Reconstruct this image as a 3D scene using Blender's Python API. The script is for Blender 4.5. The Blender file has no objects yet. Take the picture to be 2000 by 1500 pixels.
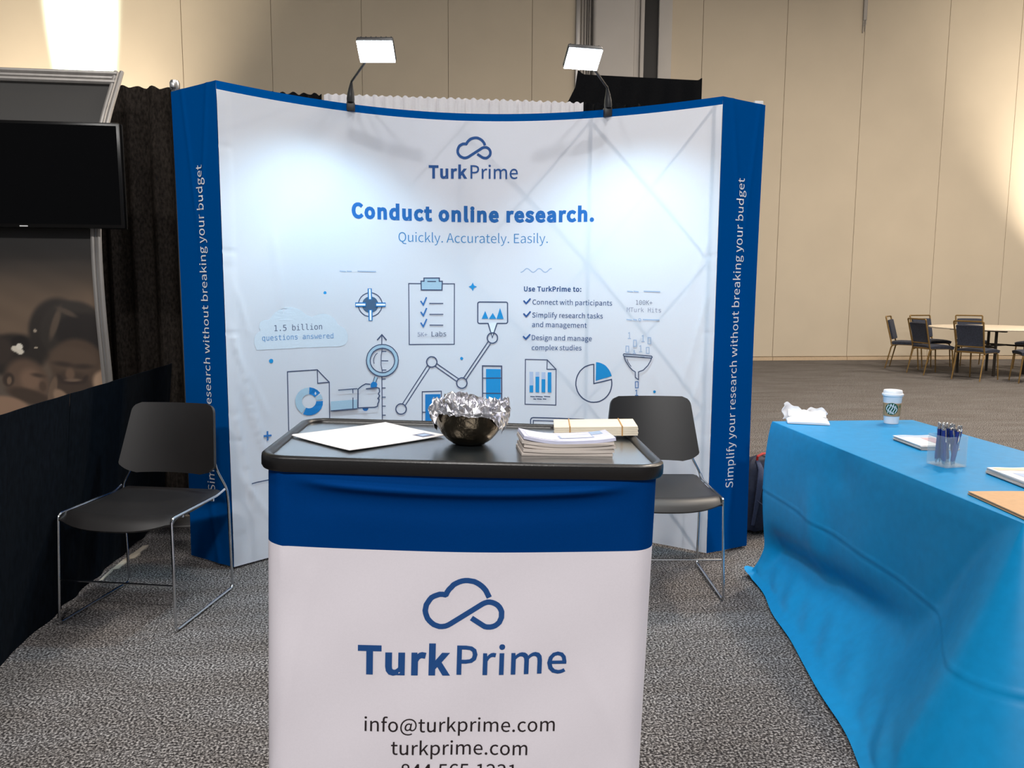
import bpy, bmesh, math, random, json
from mathutils import Vector, Matrix
from mathutils.geometry import tessellate_polygon

SC = bpy.context.scene
COL = SC.collection
PI = math.pi
R = math.radians
sin, cos, exp = math.sin, math.cos, math.exp

# ------------------------------------------------------------------ camera
YAW, PITCH, ROLL, EYE = R(7.0), R(6.95), R(0.34), 1.34
fwd = Vector((sin(YAW) * cos(PITCH), cos(YAW) * cos(PITCH), -sin(PITCH)))
rgt = Vector((cos(YAW), -sin(YAW), 0))
upv = rgt.cross(fwd)
r2 = rgt * cos(ROLL) + upv * sin(ROLL)
u2 = upv * cos(ROLL) - rgt * sin(ROLL)
cam_d = bpy.data.cameras.new('camera')
cam = bpy.data.objects.new('camera', cam_d)
COL.objects.link(cam)
cam.matrix_world = Matrix(((r2.x, u2.x, -fwd.x, 0), (r2.y, u2.y, -fwd.y, 0), (r2.z, u2.z, -fwd.z, EYE), (0, 0, 0, 1)))
cam_d.sensor_width = 36
cam_d.lens = 36 * 1560 / 2000
cam_d.clip_end = 100
SC.camera = cam

# ------------------------------------------------------------------ world, lamps of the hall, exposure
SC.view_settings.view_transform = 'Standard'
SC.view_settings.look = 'None'
SC.view_settings.gamma = 1
SC.view_settings.use_curve_mapping = False
SC.view_settings.exposure = 0.0
w = bpy.data.worlds.new('hall_air')
SC.world = w
w.use_nodes = True
bg = w.node_tree.nodes['Background']
bg.inputs[0].default_value = (0.93, 0.95, 1.0, 1)
bg.inputs[1].default_value = 0.24


def area(name, loc, target, size, watts, col, shape='DISK', spread=180):
    d = bpy.data.lights.new(name, 'AREA')
    d.shape = shape
    d.size = size
    d.energy = watts
    d.color = col
    d.spread = R(spread)
    o = bpy.data.objects.new(name, d)
    COL.objects.link(o)
    o.location = loc
    o.rotation_euler = (Vector(target) - Vector(loc)).to_track_quat('-Z', 'Y').to_euler()
    return o


def spot(name, loc, target, watts, col, angle, blend=0.5, radius=0.05):
    d = bpy.data.lights.new(name, 'SPOT')
    d.energy = watts
    d.color = col
    d.spot_size = R(angle)
    d.spot_blend = blend
    d.shadow_soft_size = radius
    o = bpy.data.objects.new(name, d)
    COL.objects.link(o)
    o.location = loc
    o.rotation_euler = (Vector(target) - Vector(loc)).to_track_quat('-Z', 'Y').to_euler()
    return o


WHITE = (1.0, 0.97, 0.94)
WARM = (1.0, 0.87, 0.72)
# high bay lamps over the booth aisle
for x, y, p in ((-1.8, -6.0, 480), (1.2, -6.4, 480), (-2.4, 1.0, 110), (3.4, 3.2, 90), (0.4, 2.0, 110)):
    area('hall_lamp', (x, y, 7.0), (x, y + 0.8, 0), 0.7, p, WHITE)
# warm downlights over the open end of the hall
for x, y in ((4.8, 6.2), (8.6, 6.6), (12.5, 8.0)):
    area('hall_downlight', (x, y, 7.2), (x, y, 0), 0.6, 400, WARM)
# uplights standing at the foot of the far wall
spot('uplight', (-5.24, 13.2, 0.25), (-5.24, 14.15, 5.4), 60000, (0.74, 1.0, 0.90), 13, 0.8)
spot('uplight', (-5.6, 12.4, 0.25), (-5.3, 14.15, 5.4), 3800, (1.0, 0.86, 0.68), 60, 1.0)
spot('uplight', (13.3, 12.7, 0.2), (12.9, 14.15, 5.0), 4200, (1.0, 0.88, 0.72), 75, 1.0)


# ------------------------------------------------------------------ materials
def lin(c):
    return tuple(((v / 255) / 12.92 if v / 255 <= 0.04045 else ((v / 255 + 0.055) / 1.055) ** 2.4) for v in c)


def mat(name, rgb, rough=0.5, metal=0.0, noise=0.06, scale=40.0, bump=0.0, bscale=None, spec=0.5, sheen=0.0, coat=0.0, stretch=None):
    m = bpy.data.materials.new(name)
    m.use_nodes = True
    nt = m.node_tree
    b = nt.nodes['Principled BSDF']
    b.inputs['Roughness'].default_value = rough
    b.inputs['Metallic'].default_value = metal
    b.inputs['Specular IOR Level'].default_value = spec
    b.inputs['Sheen Weight'].default_value = sheen
    b.inputs['Coat Weight'].default_value = coat
    tc = nt.nodes.new('ShaderNodeTexCoord')
    src = tc.outputs['Object']
    if stretch:
        mp = nt.nodes.new('ShaderNodeMapping')
        mp.inputs['Scale'].default_value = stretch
        nt.links.new(src, mp.inputs['Vector'])
        src = mp.outputs['Vector']
    n = nt.nodes.new('ShaderNodeTexNoise')
    n.inputs['Scale'].default_value = scale
    n.inputs['Detail'].default_value = 3
    nt.links.new(src, n.inputs['Vector'])
    rp = nt.nodes.new('ShaderNodeValToRGB')
    c = lin(rgb)
    rp.color_ramp.elements[0].position = 0.3
    rp.color_ramp.elements[1].position = 0.7
    rp.color_ramp.elements[0].color = tuple(max(0, v * (1 - noise)) for v in c) + (1,)
    rp.color_ramp.elements[1].color = tuple(min(1, v * (1 + noise)) for v in c) + (1,)
    nt.links.new(n.outputs['Fac'], rp.inputs['Fac'])
    nt.links.new(rp.outputs['Color'], b.inputs['Base Color'])
    if bump:
        n2 = nt.nodes.new('ShaderNodeTexNoise')
        n2.inputs['Scale'].default_value = bscale or scale
        n2.inputs['Detail'].default_value = 3
        nt.links.new(src, n2.inputs['Vector'])
        bp = nt.nodes.new('ShaderNodeBump')
        bp.inputs['Strength'].default_value = bump
        bp.inputs['Distance'].default_value = 0.01
        nt.links.new(n2.outputs['Fac'], bp.inputs['Height'])
        nt.links.new(bp.outputs['Normal'], b.inputs['Normal'])
    return m


def translucent(m, amount, rgb):
    nt = m.node_tree
    b = nt.nodes['Principled BSDF']
    out = nt.nodes['Material Output']
    t = nt.nodes.new('ShaderNodeBsdfTranslucent')
    t.inputs['Color'].default_value = lin(rgb) + (1,)
    mx = nt.nodes.new('ShaderNodeMixShader')
    mx.inputs[0].default_value = amount
    nt.links.new(b.outputs[0], mx.inputs[1])
    nt.links.new(t.outputs[0], mx.inputs[2])
    nt.links.new(mx.outputs[0], out.inputs[0])
    return m


def emitter(name, rgb, strength):
    m = bpy.data.materials.new(name)
    m.use_nodes = True
    b = m.node_tree.nodes['Principled BSDF']
    b.inputs['Base Color'].default_value = lin(rgb) + (1,)
    b.inputs['Emission Color'].default_value = lin(rgb) + (1,)
    b.inputs['Emission Strength'].default_value = strength
    return m


def carpet_mat():
    m = bpy.data.materials.new('speckled_carpet')
    m.use_nodes = True
    nt = m.node_tree
    b = nt.nodes['Principled BSDF']
    b.inputs['Roughness'].default_value = 0.95
    b.inputs['Specular IOR Level'].default_value = 0.1
    tc = nt.nodes.new('ShaderNodeTexCoord')
    n = nt.nodes.new('ShaderNodeTexNoise')
    n.inputs['Scale'].default_value = 130
    n.inputs['Detail'].default_value = 2
    n.inputs['Roughness'].default_value = 0.6
    nt.links.new(tc.outputs['Object'], n.inputs['Vector'])
    rp = nt.nodes.new('ShaderNodeValToRGB')
    e = rp.color_ramp.elements
    e[0].position, e[0].color = 0.36, lin((34, 32, 33)) + (1,)
    e[1].position, e[1].color = 0.64, lin((176, 173, 172)) + (1,)
    k = e.new(0.5)
    k.color = lin((90, 87, 87)) + (1,)
    nt.links.new(n.outputs['Fac'], rp.inputs['Fac'])
    n2 = nt.nodes.new('ShaderNodeTexNoise')
    n2.inputs['Scale'].default_value = 3.0
    n2.inputs['Detail'].default_value = 6
    mp = nt.nodes.new('ShaderNodeMapping')
    mp.inputs['Scale'].default_value = (0.5, 2.2, 1)
    nt.links.new(tc.outputs['Object'], mp.inputs['Vector'])
    nt.links.new(mp.outputs['Vector'], n2.inputs['Vector'])
    rp2 = nt.nodes.new('ShaderNodeValToRGB')
    rp2.color_ramp.elements[0].position, rp2.color_ramp.elements[0].color = 0.35, (0.8, 0.77, 0.74, 1)
    rp2.color_ramp.elements[1].position, rp2.color_ramp.elements[1].color = 0.65, (1, 1, 1, 1)
    nt.links.new(n2.outputs['Fac'], rp2.inputs['Fac'])
    mx = nt.nodes.new('ShaderNodeMixRGB')
    mx.blend_type = 'MULTIPLY'
    mx.inputs[0].default_value = 1
    nt.links.new(rp.outputs['Color'], mx.inputs[1])
    nt.links.new(rp2.outputs['Color'], mx.inputs[2])
    nt.links.new(mx.outputs['Color'], b.inputs['Base Color'])
    bp = nt.nodes.new('ShaderNodeBump')
    bp.inputs['Strength'].default_value = 0.6
    bp.inputs['Distance'].default_value = 0.006
    nt.links.new(n.outputs['Fac'], bp.inputs['Height'])
    nt.links.new(bp.outputs['Normal'], b.inputs['Normal'])
    return m


def acrylic_mat(name, rgb):
    m = bpy.data.materials.new(name)
    m.use_nodes = True
    nt = m.node_tree
    b = nt.nodes['Principled BSDF']
    b.inputs['Base Color'].default_value = lin(rgb) + (1,)
    b.inputs['Roughness'].default_value = 0.06
    t = nt.nodes.new('ShaderNodeBsdfTransparent')
    t.inputs['Color'].default_value = (0.97, 0.985, 0.99, 1)
    lw = nt.nodes.new('ShaderNodeLayerWeight')
    lw.inputs['Blend'].default_value = 0.35
    mr = nt.nodes.new('ShaderNodeMapRange')
    mr.inputs['To Min'].default_value = 0.015
    mr.inputs['To Max'].default_value = 0.55
    nt.links.new(lw.outputs['Facing'], mr.inputs['Value'])
    mx = nt.nodes.new('ShaderNodeMixShader')
    nt.links.new(mr.outputs['Result'], mx.inputs[0])
    nt.links.new(t.outputs[0], mx.inputs[1])
    nt.links.new(b.outputs[0], mx.inputs[2])
    nt.links.new(mx.outputs[0], nt.nodes['Material Output'].inputs[0])
    return m


PRINT = {}
for k, c in dict(navy=(18, 76, 142), navy2=(28, 72, 124), blue=(0, 92, 164), sky=(44, 126, 184), cyan=(0, 136, 200), cyan2=(0, 114, 184),
                 mid=(34, 104, 172), ink=(58, 72, 104), slate=(60, 90, 122), steel=(156, 186, 206), steel2=(92, 142, 192), pale=(160, 182, 212),
                 pale2=(172, 188, 216), grey=(104, 110, 136), grey2=(132, 140, 168), cloth=(228, 236, 244), cloudc=(196, 208, 220), black=(34, 22, 26), white=(236, 238, 244),
                 green=(16, 84, 60)).items():
    PRINT[k] = mat('print_' + k, c, 0.7, noise=0.03, scale=200)

M_CARPET = carpet_mat()
M_WALL = mat('beige_wall_panel', (208, 196, 176), 0.75, noise=0.03, scale=1.2, bump=0.03, bscale=60)
M_CEIL = mat('ceiling_paint', (176, 172, 166), 0.9)
M_BASE = mat('beige_base_strip', (206, 184, 156), 0.6)
M_PILLAR = mat('grey_pillar_paint', (196, 192, 188), 0.6, noise=0.03, scale=2)
M_ALU = mat('brushed_aluminium', (176, 176, 178), 0.38, 1.0, noise=0.08, scale=30, stretch=(1, 1, 0.05))
M_ALU_DULL = mat('dull_aluminium', (158, 154, 150), 0.5, 0.6, noise=0.08, scale=30, stretch=(1, 1, 0.05))
M_CHROME = mat('chrome_wire', (205, 208, 212), 0.16, 1.0, noise=0.03)
M_STRIPBLK = mat('black_rubber_strip', (40, 40, 42), 0.6, noise=0.15, scale=4, stretch=(1, 1, 0.2))
M_FABW = translucent(mat('white_display_fabric', (230, 235, 245), 0.75, noise=0.015, scale=300, bump=0.05, bscale=9), 0.30, (225, 230, 245))
M_FABB = mat('blue_display_fabric', (0, 78, 150), 0.7, noise=0.05, scale=300, bump=0.05, bscale=9, spec=0.0)
M_SKW = mat('white_skirt_fabric', (240, 234, 242), 0.7, noise=0.015, scale=300, bump=0.10, bscale=7)
M_SKB = mat('blue_skirt_fabric', (0, 58, 124), 0.65, noise=0.04, scale=300, bump=0.06, bscale=7, spec=0.02)
M_DRAPEB = mat('black_drape_cloth', (17, 18, 20), 0.9, noise=0.25, scale=160, sheen=0.0, spec=0.05)
M_DRAPES = mat('black_sheer_drape', (42, 37, 33), 0.9, noise=0.55, scale=90, sheen=0.0, spec=0.08, stretch=(1, 1, 0.5))
M_DRAPEN = mat('black_velour_drape', (13, 18, 24), 0.85, noise=0.35, scale=70, sheen=0.0, spec=0.05, stretch=(1, 1, 0.3))
M_DRAPEW = translucent(mat('white_drape_cloth', (232, 230, 232), 0.85, noise=0.03, scale=100), 0.25, (235, 235, 240))
M_PLASTIC = mat('black_chair_plastic', (31, 29, 29), 0.42, noise=0.1, scale=6, bump=0.04, bscale=500)
M_RUBBER = mat('black_rubber', (26, 25, 25), 0.6)
M_TRAY = mat('black_counter_laminate', (34, 42, 46), 0.32, noise=0.1, scale=120, bump=0.03, bscale=420, spec=1.0, coat=1.0)
M_TRAY.node_tree.nodes['Principled BSDF'].inputs['Coat Roughness'].default_value = 0.22
M_TRAY.node_tree.nodes['Principled BSDF'].inputs['Coat IOR'].default_value = 2.4
M_RIM = mat('black_counter_rim', (24, 23, 24), 0.32, noise=0.1, scale=100, bump=0.06, bscale=300)
M_LAMPB = mat('black_lamp_housing', (40, 40, 42), 0.45)
M_PAPER = mat('white_paper', (232, 232, 234), 0.6, noise=0.01)
M_CREAM = mat('cream_card_stock', (240, 230, 210), 0.7, noise=0.02, scale=80)
M_LAV = mat('pale_lavender_print', (214, 216, 240), 0.4, noise=0.12, scale=14)
M_EDGE = mat('stacked_paper_edges', (206, 196, 188), 0.8, noise=0.35, scale=300, stretch=(0.02, 0.02, 1))
M_BAND = mat('brown_paper_band', (196, 150, 90), 0.6)
M_PEWTER = mat('hammered_pewter', (92, 84, 72), 0.27, 1.0, noise=0.12, scale=9, bump=0.35, bscale=40)
M_FOIL = mat('crumpled_silver_foil', (240, 240, 246), 0.24, 1.0, noise=0.03)
M_CLOTH = mat('turquoise_tablecloth', (0, 134, 192), 0.42, noise=0.05, scale=30, bump=0.04, bscale=14, spec=0.25)
M_CUP = mat('white_cup_paper', (240, 240, 242), 0.5, noise=0.01)
M_LID = mat('white_cup_lid', (246, 246, 248), 0.35, noise=0.01)
M_KRAFT = mat('kraft_sleeve', (176, 142, 104), 0.8, noise=0.08, scale=80)
M_CARDB = mat('tan_cardboard', (196, 156, 116), 0.7, noise=0.04, scale=60)
M_ACRYL = acrylic_mat('clear_acrylic', (226, 234, 238))
M_PEN = mat('dark_blue_pen_barrel', (20, 48, 130), 0.25, noise=0.06, coat=0.4)
M_BAG = mat('navy_nylon', (34, 40, 62), 0.7, noise=0.2, scale=60, bump=0.2, bscale=50)
M_BAGG = mat('slate_strap_webbing', (66, 74, 100), 0.8, noise=0.15, scale=120)
M_RED = mat('red_webbing', (176, 40, 36), 0.6, noise=0.1)
M_TV = mat('gloss_black_screen', (5, 5, 6), 0.12, noise=0.02, spec=0.12)
M_TVB = mat('black_screen_bezel', (8, 8, 9), 0.25, spec=0.3)
M_LABEL = mat('white_badge', (220, 220, 220), 0.4)
M_PANELD = mat('charcoal_header_panel', (52, 52, 52), 0.7, noise=0.08, scale=3)
M_BRONZE = mat('gold_bronze_frame', (140, 112, 66), 0.42, 0.5, noise=0.08)
M_UPH = mat('slate_blue_upholstery', (52, 58, 74), 0.85, noise=0.3, scale=60, bump=0.1, bscale=120)
M_TTOP = mat('white_laminate_top', (236, 224, 204), 0.4, noise=0.02)
M_TLEG = mat('dark_steel_leg', (64, 58, 52), 0.5, 0.5)
M_TAPE = mat('cream_tape', (206, 196, 178), 0.6)
M_TISSUE = mat('white_tissue', (226, 224, 226), 0.8, noise=0.01)
M_LED = emitter('lit_led_glass', (235, 250, 255), 30.0)


# ------------------------------------------------------------------ mesh helpers
class MB:
    def __init__(s):
        s.v, s.f, s.m = [], [], []

    def add(s, vs, fs, mi=0, M=None):
        o = len(s.v)
        s.v += [tuple(M @ Vector(p)) if M else tuple(p) for p in vs]
        for k, f in enumerate(fs):
            s.f.append([i + o for i in f])
            s.m.append(mi[k] if isinstance(mi, list) else mi)
        return s

    def box(s, x0, x1, y0, y1, z0, z1, mi=0, M=None, bev=0.0):
        bm = bmesh.new()
        bmesh.ops.create_cube(bm, size=1)
        for v in bm.verts:
            v.co = Vector(((x0 + x1) / 2 + v.co.x * (x1 - x0), (y0 + y1) / 2 + v.co.y * (y1 - y0), (z0 + z1) / 2 + v.co.z * (z1 - z0)))
        if bev:
            bmesh.ops.bevel(bm, geom=bm.edges[:], offset=bev, segments=2, affect='EDGES', profile=0.5)
        bm.verts.index_update()
        s.add([v.co[:] for v in bm.verts], [[v.index for v in f.verts] for f in bm.faces], mi, M)
        bm.free()
        return s

    def tube(s, pts, r, n=8, mi=0, M=None, closed=False, flat=1.0):
        P = [Vector(p) for p in pts]
        N = len(P)
        rs = r if isinstance(r, (list, tuple)) else [r] * N
        vs, fs = [], []
        nrm = None
        for i in range(N):
            if closed:
                t = P[(i + 1) % N] - P[i - 1]
            else:
                t = P[min(i + 1, N - 1)] - P[max(i - 1, 0)]
            t.normalize()
            if nrm is None:
                a = Vector((0, 0, 1)) if abs(t.z) < 0.9 else Vector((1, 0, 0))
                nrm = t.cross(a).normalized()
            nrm = (nrm - t * nrm.dot(t)).normalized()
            bn = t.cross(nrm)
            for k in range(n):
                a = 2 * PI * k / n
                vs.append(P[i] + (nrm * cos(a) + bn * sin(a) * flat) * rs[i])
        for i in range(N if closed else N - 1):
            j = (i + 1) % N
            for k in range(n):
                l = (k + 1) % n
                fs.append([i * n + k, i * n + l, j * n + l, j * n + k])
        if not closed:
            fs.append(list(range(n))[::-1])
            fs.append([(N - 1) * n + k for k in range(n)])
        return s.add(vs, fs, mi, M)

    def lathe(s, prof, n=32, mi=0, M=None, cap=True):
        vs, fs = [], []
        for r, z in prof:
            for k in range(n):
                a = 2 * PI * k / n
                vs.append((r * cos(a), r * sin(a), z))
        for i in range(len(prof) - 1):
            for k in range(n):
                l = (k + 1) % n
                fs.append([i * n + k, i * n + l, (i + 1) * n + l, (i + 1) * n + k])
        if cap:
            fs.append(list(range(n))[::-1])
            fs.append([(len(prof) - 1) * n + k for k in range(n)])
        return s.add(vs, fs, mi, M)

    def grid(s, fn, nu, nv, mi=0, M=None, mfn=None):
        vs = [fn(i / nu, j / nv) for j in range(nv + 1) for i in range(nu + 1)]
        fs = [[j * (nu + 1) + i, j * (nu + 1) + i + 1, (j + 1) * (nu + 1) + i + 1, (j + 1) * (nu + 1) + i] for j in range(nv) for i in range(nu)]
        if mfn:
            mi = [mfn((i + .5) / nu, (j + .5) / nv) for j in range(nv) for i in range(nu)]
        return s.add(vs, fs, mi, M)

    def shell(s, fn, nu, nv, th, mi=0, M=None):
        """closed slab: surface fn(u,v) thickened by th along its own normal"""
        g = [[Vector(fn(i / nu, j / nv)) for i in range(nu + 1)] for j in range(nv + 1)]
        b = []
        for j in range(nv + 1):
            row = []
            for i in range(nu + 1):
                du = g[j][min(i + 1, nu)] - g[j][max(i - 1, 0)]
                dv = g[min(j + 1, nv)][i] - g[max(j - 1, 0)][i]
                c = du.cross(dv)
                if c.length < 1e-12:
                    c = Vector((0, 0, 1))
                row.append(g[j][i] - c.normalized() * th)
            b.append(row)
        W = nu + 1
        n = W * (nv + 1)
        vs = [p for r_ in g for p in r_] + [p for r_ in b for p in r_]
        fs = []
        for j in range(nv):
            for i in range(nu):
                a = j * W + i
                fs.append([a, a + 1, a + W + 1, a + W])
                fs.append([n + a, n + a + W, n + a + W + 1, n + a + 1])
        for i in range(nu):
            fs.append([i + 1, i, n + i, n + i + 1])
            a = nv * W + i
            fs.append([a, a + 1, n + a + 1, n + a])
        for j in range(nv):
            a = j * W
            fs.append([a, a + W, n + a + W, n + a])
            a = j * W + nu
            fs.append([a + W, a, n + a, n + a + W])
        return s.add(vs, fs, mi, M)

    def slab(s, fn, nu, nv, z0, mi=0, M=None):
        """solid with a shaped top fn(u,v) and a flat underside at z0"""
        W = nu + 1
        n = W * (nv + 1)
        top = [tuple(fn(i / nu, j / nv)) for j in range(nv + 1) for i in range(nu + 1)]
        vs = top + [(p[0], p[1], z0) for p in top]
        fs = []
        for j in range(nv):
            for i in range(nu):
                a = j * W + i
                fs += [[a, a + 1, a + W + 1, a + W], [n + a, n + a + W, n + a + W + 1, n + a + 1]]
        for i in range(nu):
            a = nv * W + i
            fs += [[i + 1, i, n + i, n + i + 1], [a, a + 1, n + a + 1, n + a]]
        for j in range(nv):
            a, b = j * W, j * W + nu
            fs += [[a, a + W, n + a + W, n + a], [b + W, b, n + b, n + b + W]]
        return s.add(vs, fs, mi, M)

    def prism(s, poly, z0, z1, mi=0, M=None):
        n = len(poly)
        vs = [(x, y, z0) for x, y in poly] + [(x, y, z1) for x, y in poly]
        fs = [list(range(n))[::-1], [n + i for i in range(n)]] + [[i, (i + 1) % n, n + (i + 1) % n, n + i] for i in range(n)]
        return s.add(vs, fs, mi, M)

    def build(s, name, mats, parent=None, world=True, smooth=35, deform=None):
        me = bpy.data.meshes.new(name)
        vs = s.v
        if deform:
            vs = [deform(Vector(p)) for p in vs]
        if parent is not None and world:
            inv = WM(parent).inverted()
            vs = [inv @ Vector(p) for p in vs]
        me.from_pydata([tuple(p) for p in vs], [], s.f)
        for m in (mats if isinstance(mats, (list, tuple)) else [mats]):
            me.materials.append(m)
        me.polygons.foreach_set('material_index', s.m)
        if smooth:
            me.polygons.foreach_set('use_smooth', [True] * len(me.polygons))
            me.set_sharp_from_angle(angle=R(smooth))
        me.update()
        o = bpy.data.objects.new(name, me)
        COL.objects.link(o)
        if parent is not None:
            o.parent = parent
        return o


def WM(o):
    m = Matrix.LocRotScale(o.location, o.rotation_euler, o.scale)
    return WM(o.parent) @ m if o.parent else m


def tag(o, label, cat, group=None):
    o['label'] = label
    o['category'] = cat
    if group:
        o['group'] = group
    return o


def struct(o, label=None):
    o['kind'] = 'structure'
    if label:
        o['label'] = label
    return o


def thing(name, label, cat, loc=(0, 0, 0), rz=0.0, group=None):
    o = bpy.data.objects.new(name, None)
    o.empty_display_size = 0.1
    COL.objects.link(o)
    o.location = loc
    o.rotation_euler = (0, 0, rz)
    return tag(o, label, cat, group)


def copy_tree(o, parent=None):
    c = o.copy()
    COL.objects.link(c)
    if parent is not None:
        c.parent = parent
    for ch in list(o.children):
        copy_tree(ch, c)
    return c


def rrect(x0, x1, y0, y1, r, n=6):
    out = []
    for cx, cy, a in ((x1 - r, y1 - r, 0), (x0 + r, y1 - r, 90), (x0 + r, y0 + r, 180), (x1 - r, y0 + r, 270)):
        for i in range(n + 1):
            t = R(a + 90 * i / n)
            out.append((cx + r * cos(t), cy + r * sin(t)))
    return out


def smooth01(t):
    t = max(0.0, min(1.0, t))
    return t * t * (3 - 2 * t)


def fillet(pts, rad, n=5):
    """round the corners of a 3-D polyline"""
    P = [Vector(p) for p in pts]
    out = [P[0]]
    for i in range(1, len(P) - 1):
        a, b, c = P[i - 1], P[i], P[i + 1]
        d1, d2 = (a - b), (c - b)
        r_ = min(rad, d1.length * .45, d2.length * .45)
        p, q = b + d1.normalized() * r_, b + d2.normalized() * r_
        for k in range(n + 1):
            t = k / n
            out.append(p * (1 - t) ** 2 + b * 2 * t * (1 - t) + q * t * t)
    out.append(P[-1])
    return out


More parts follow.
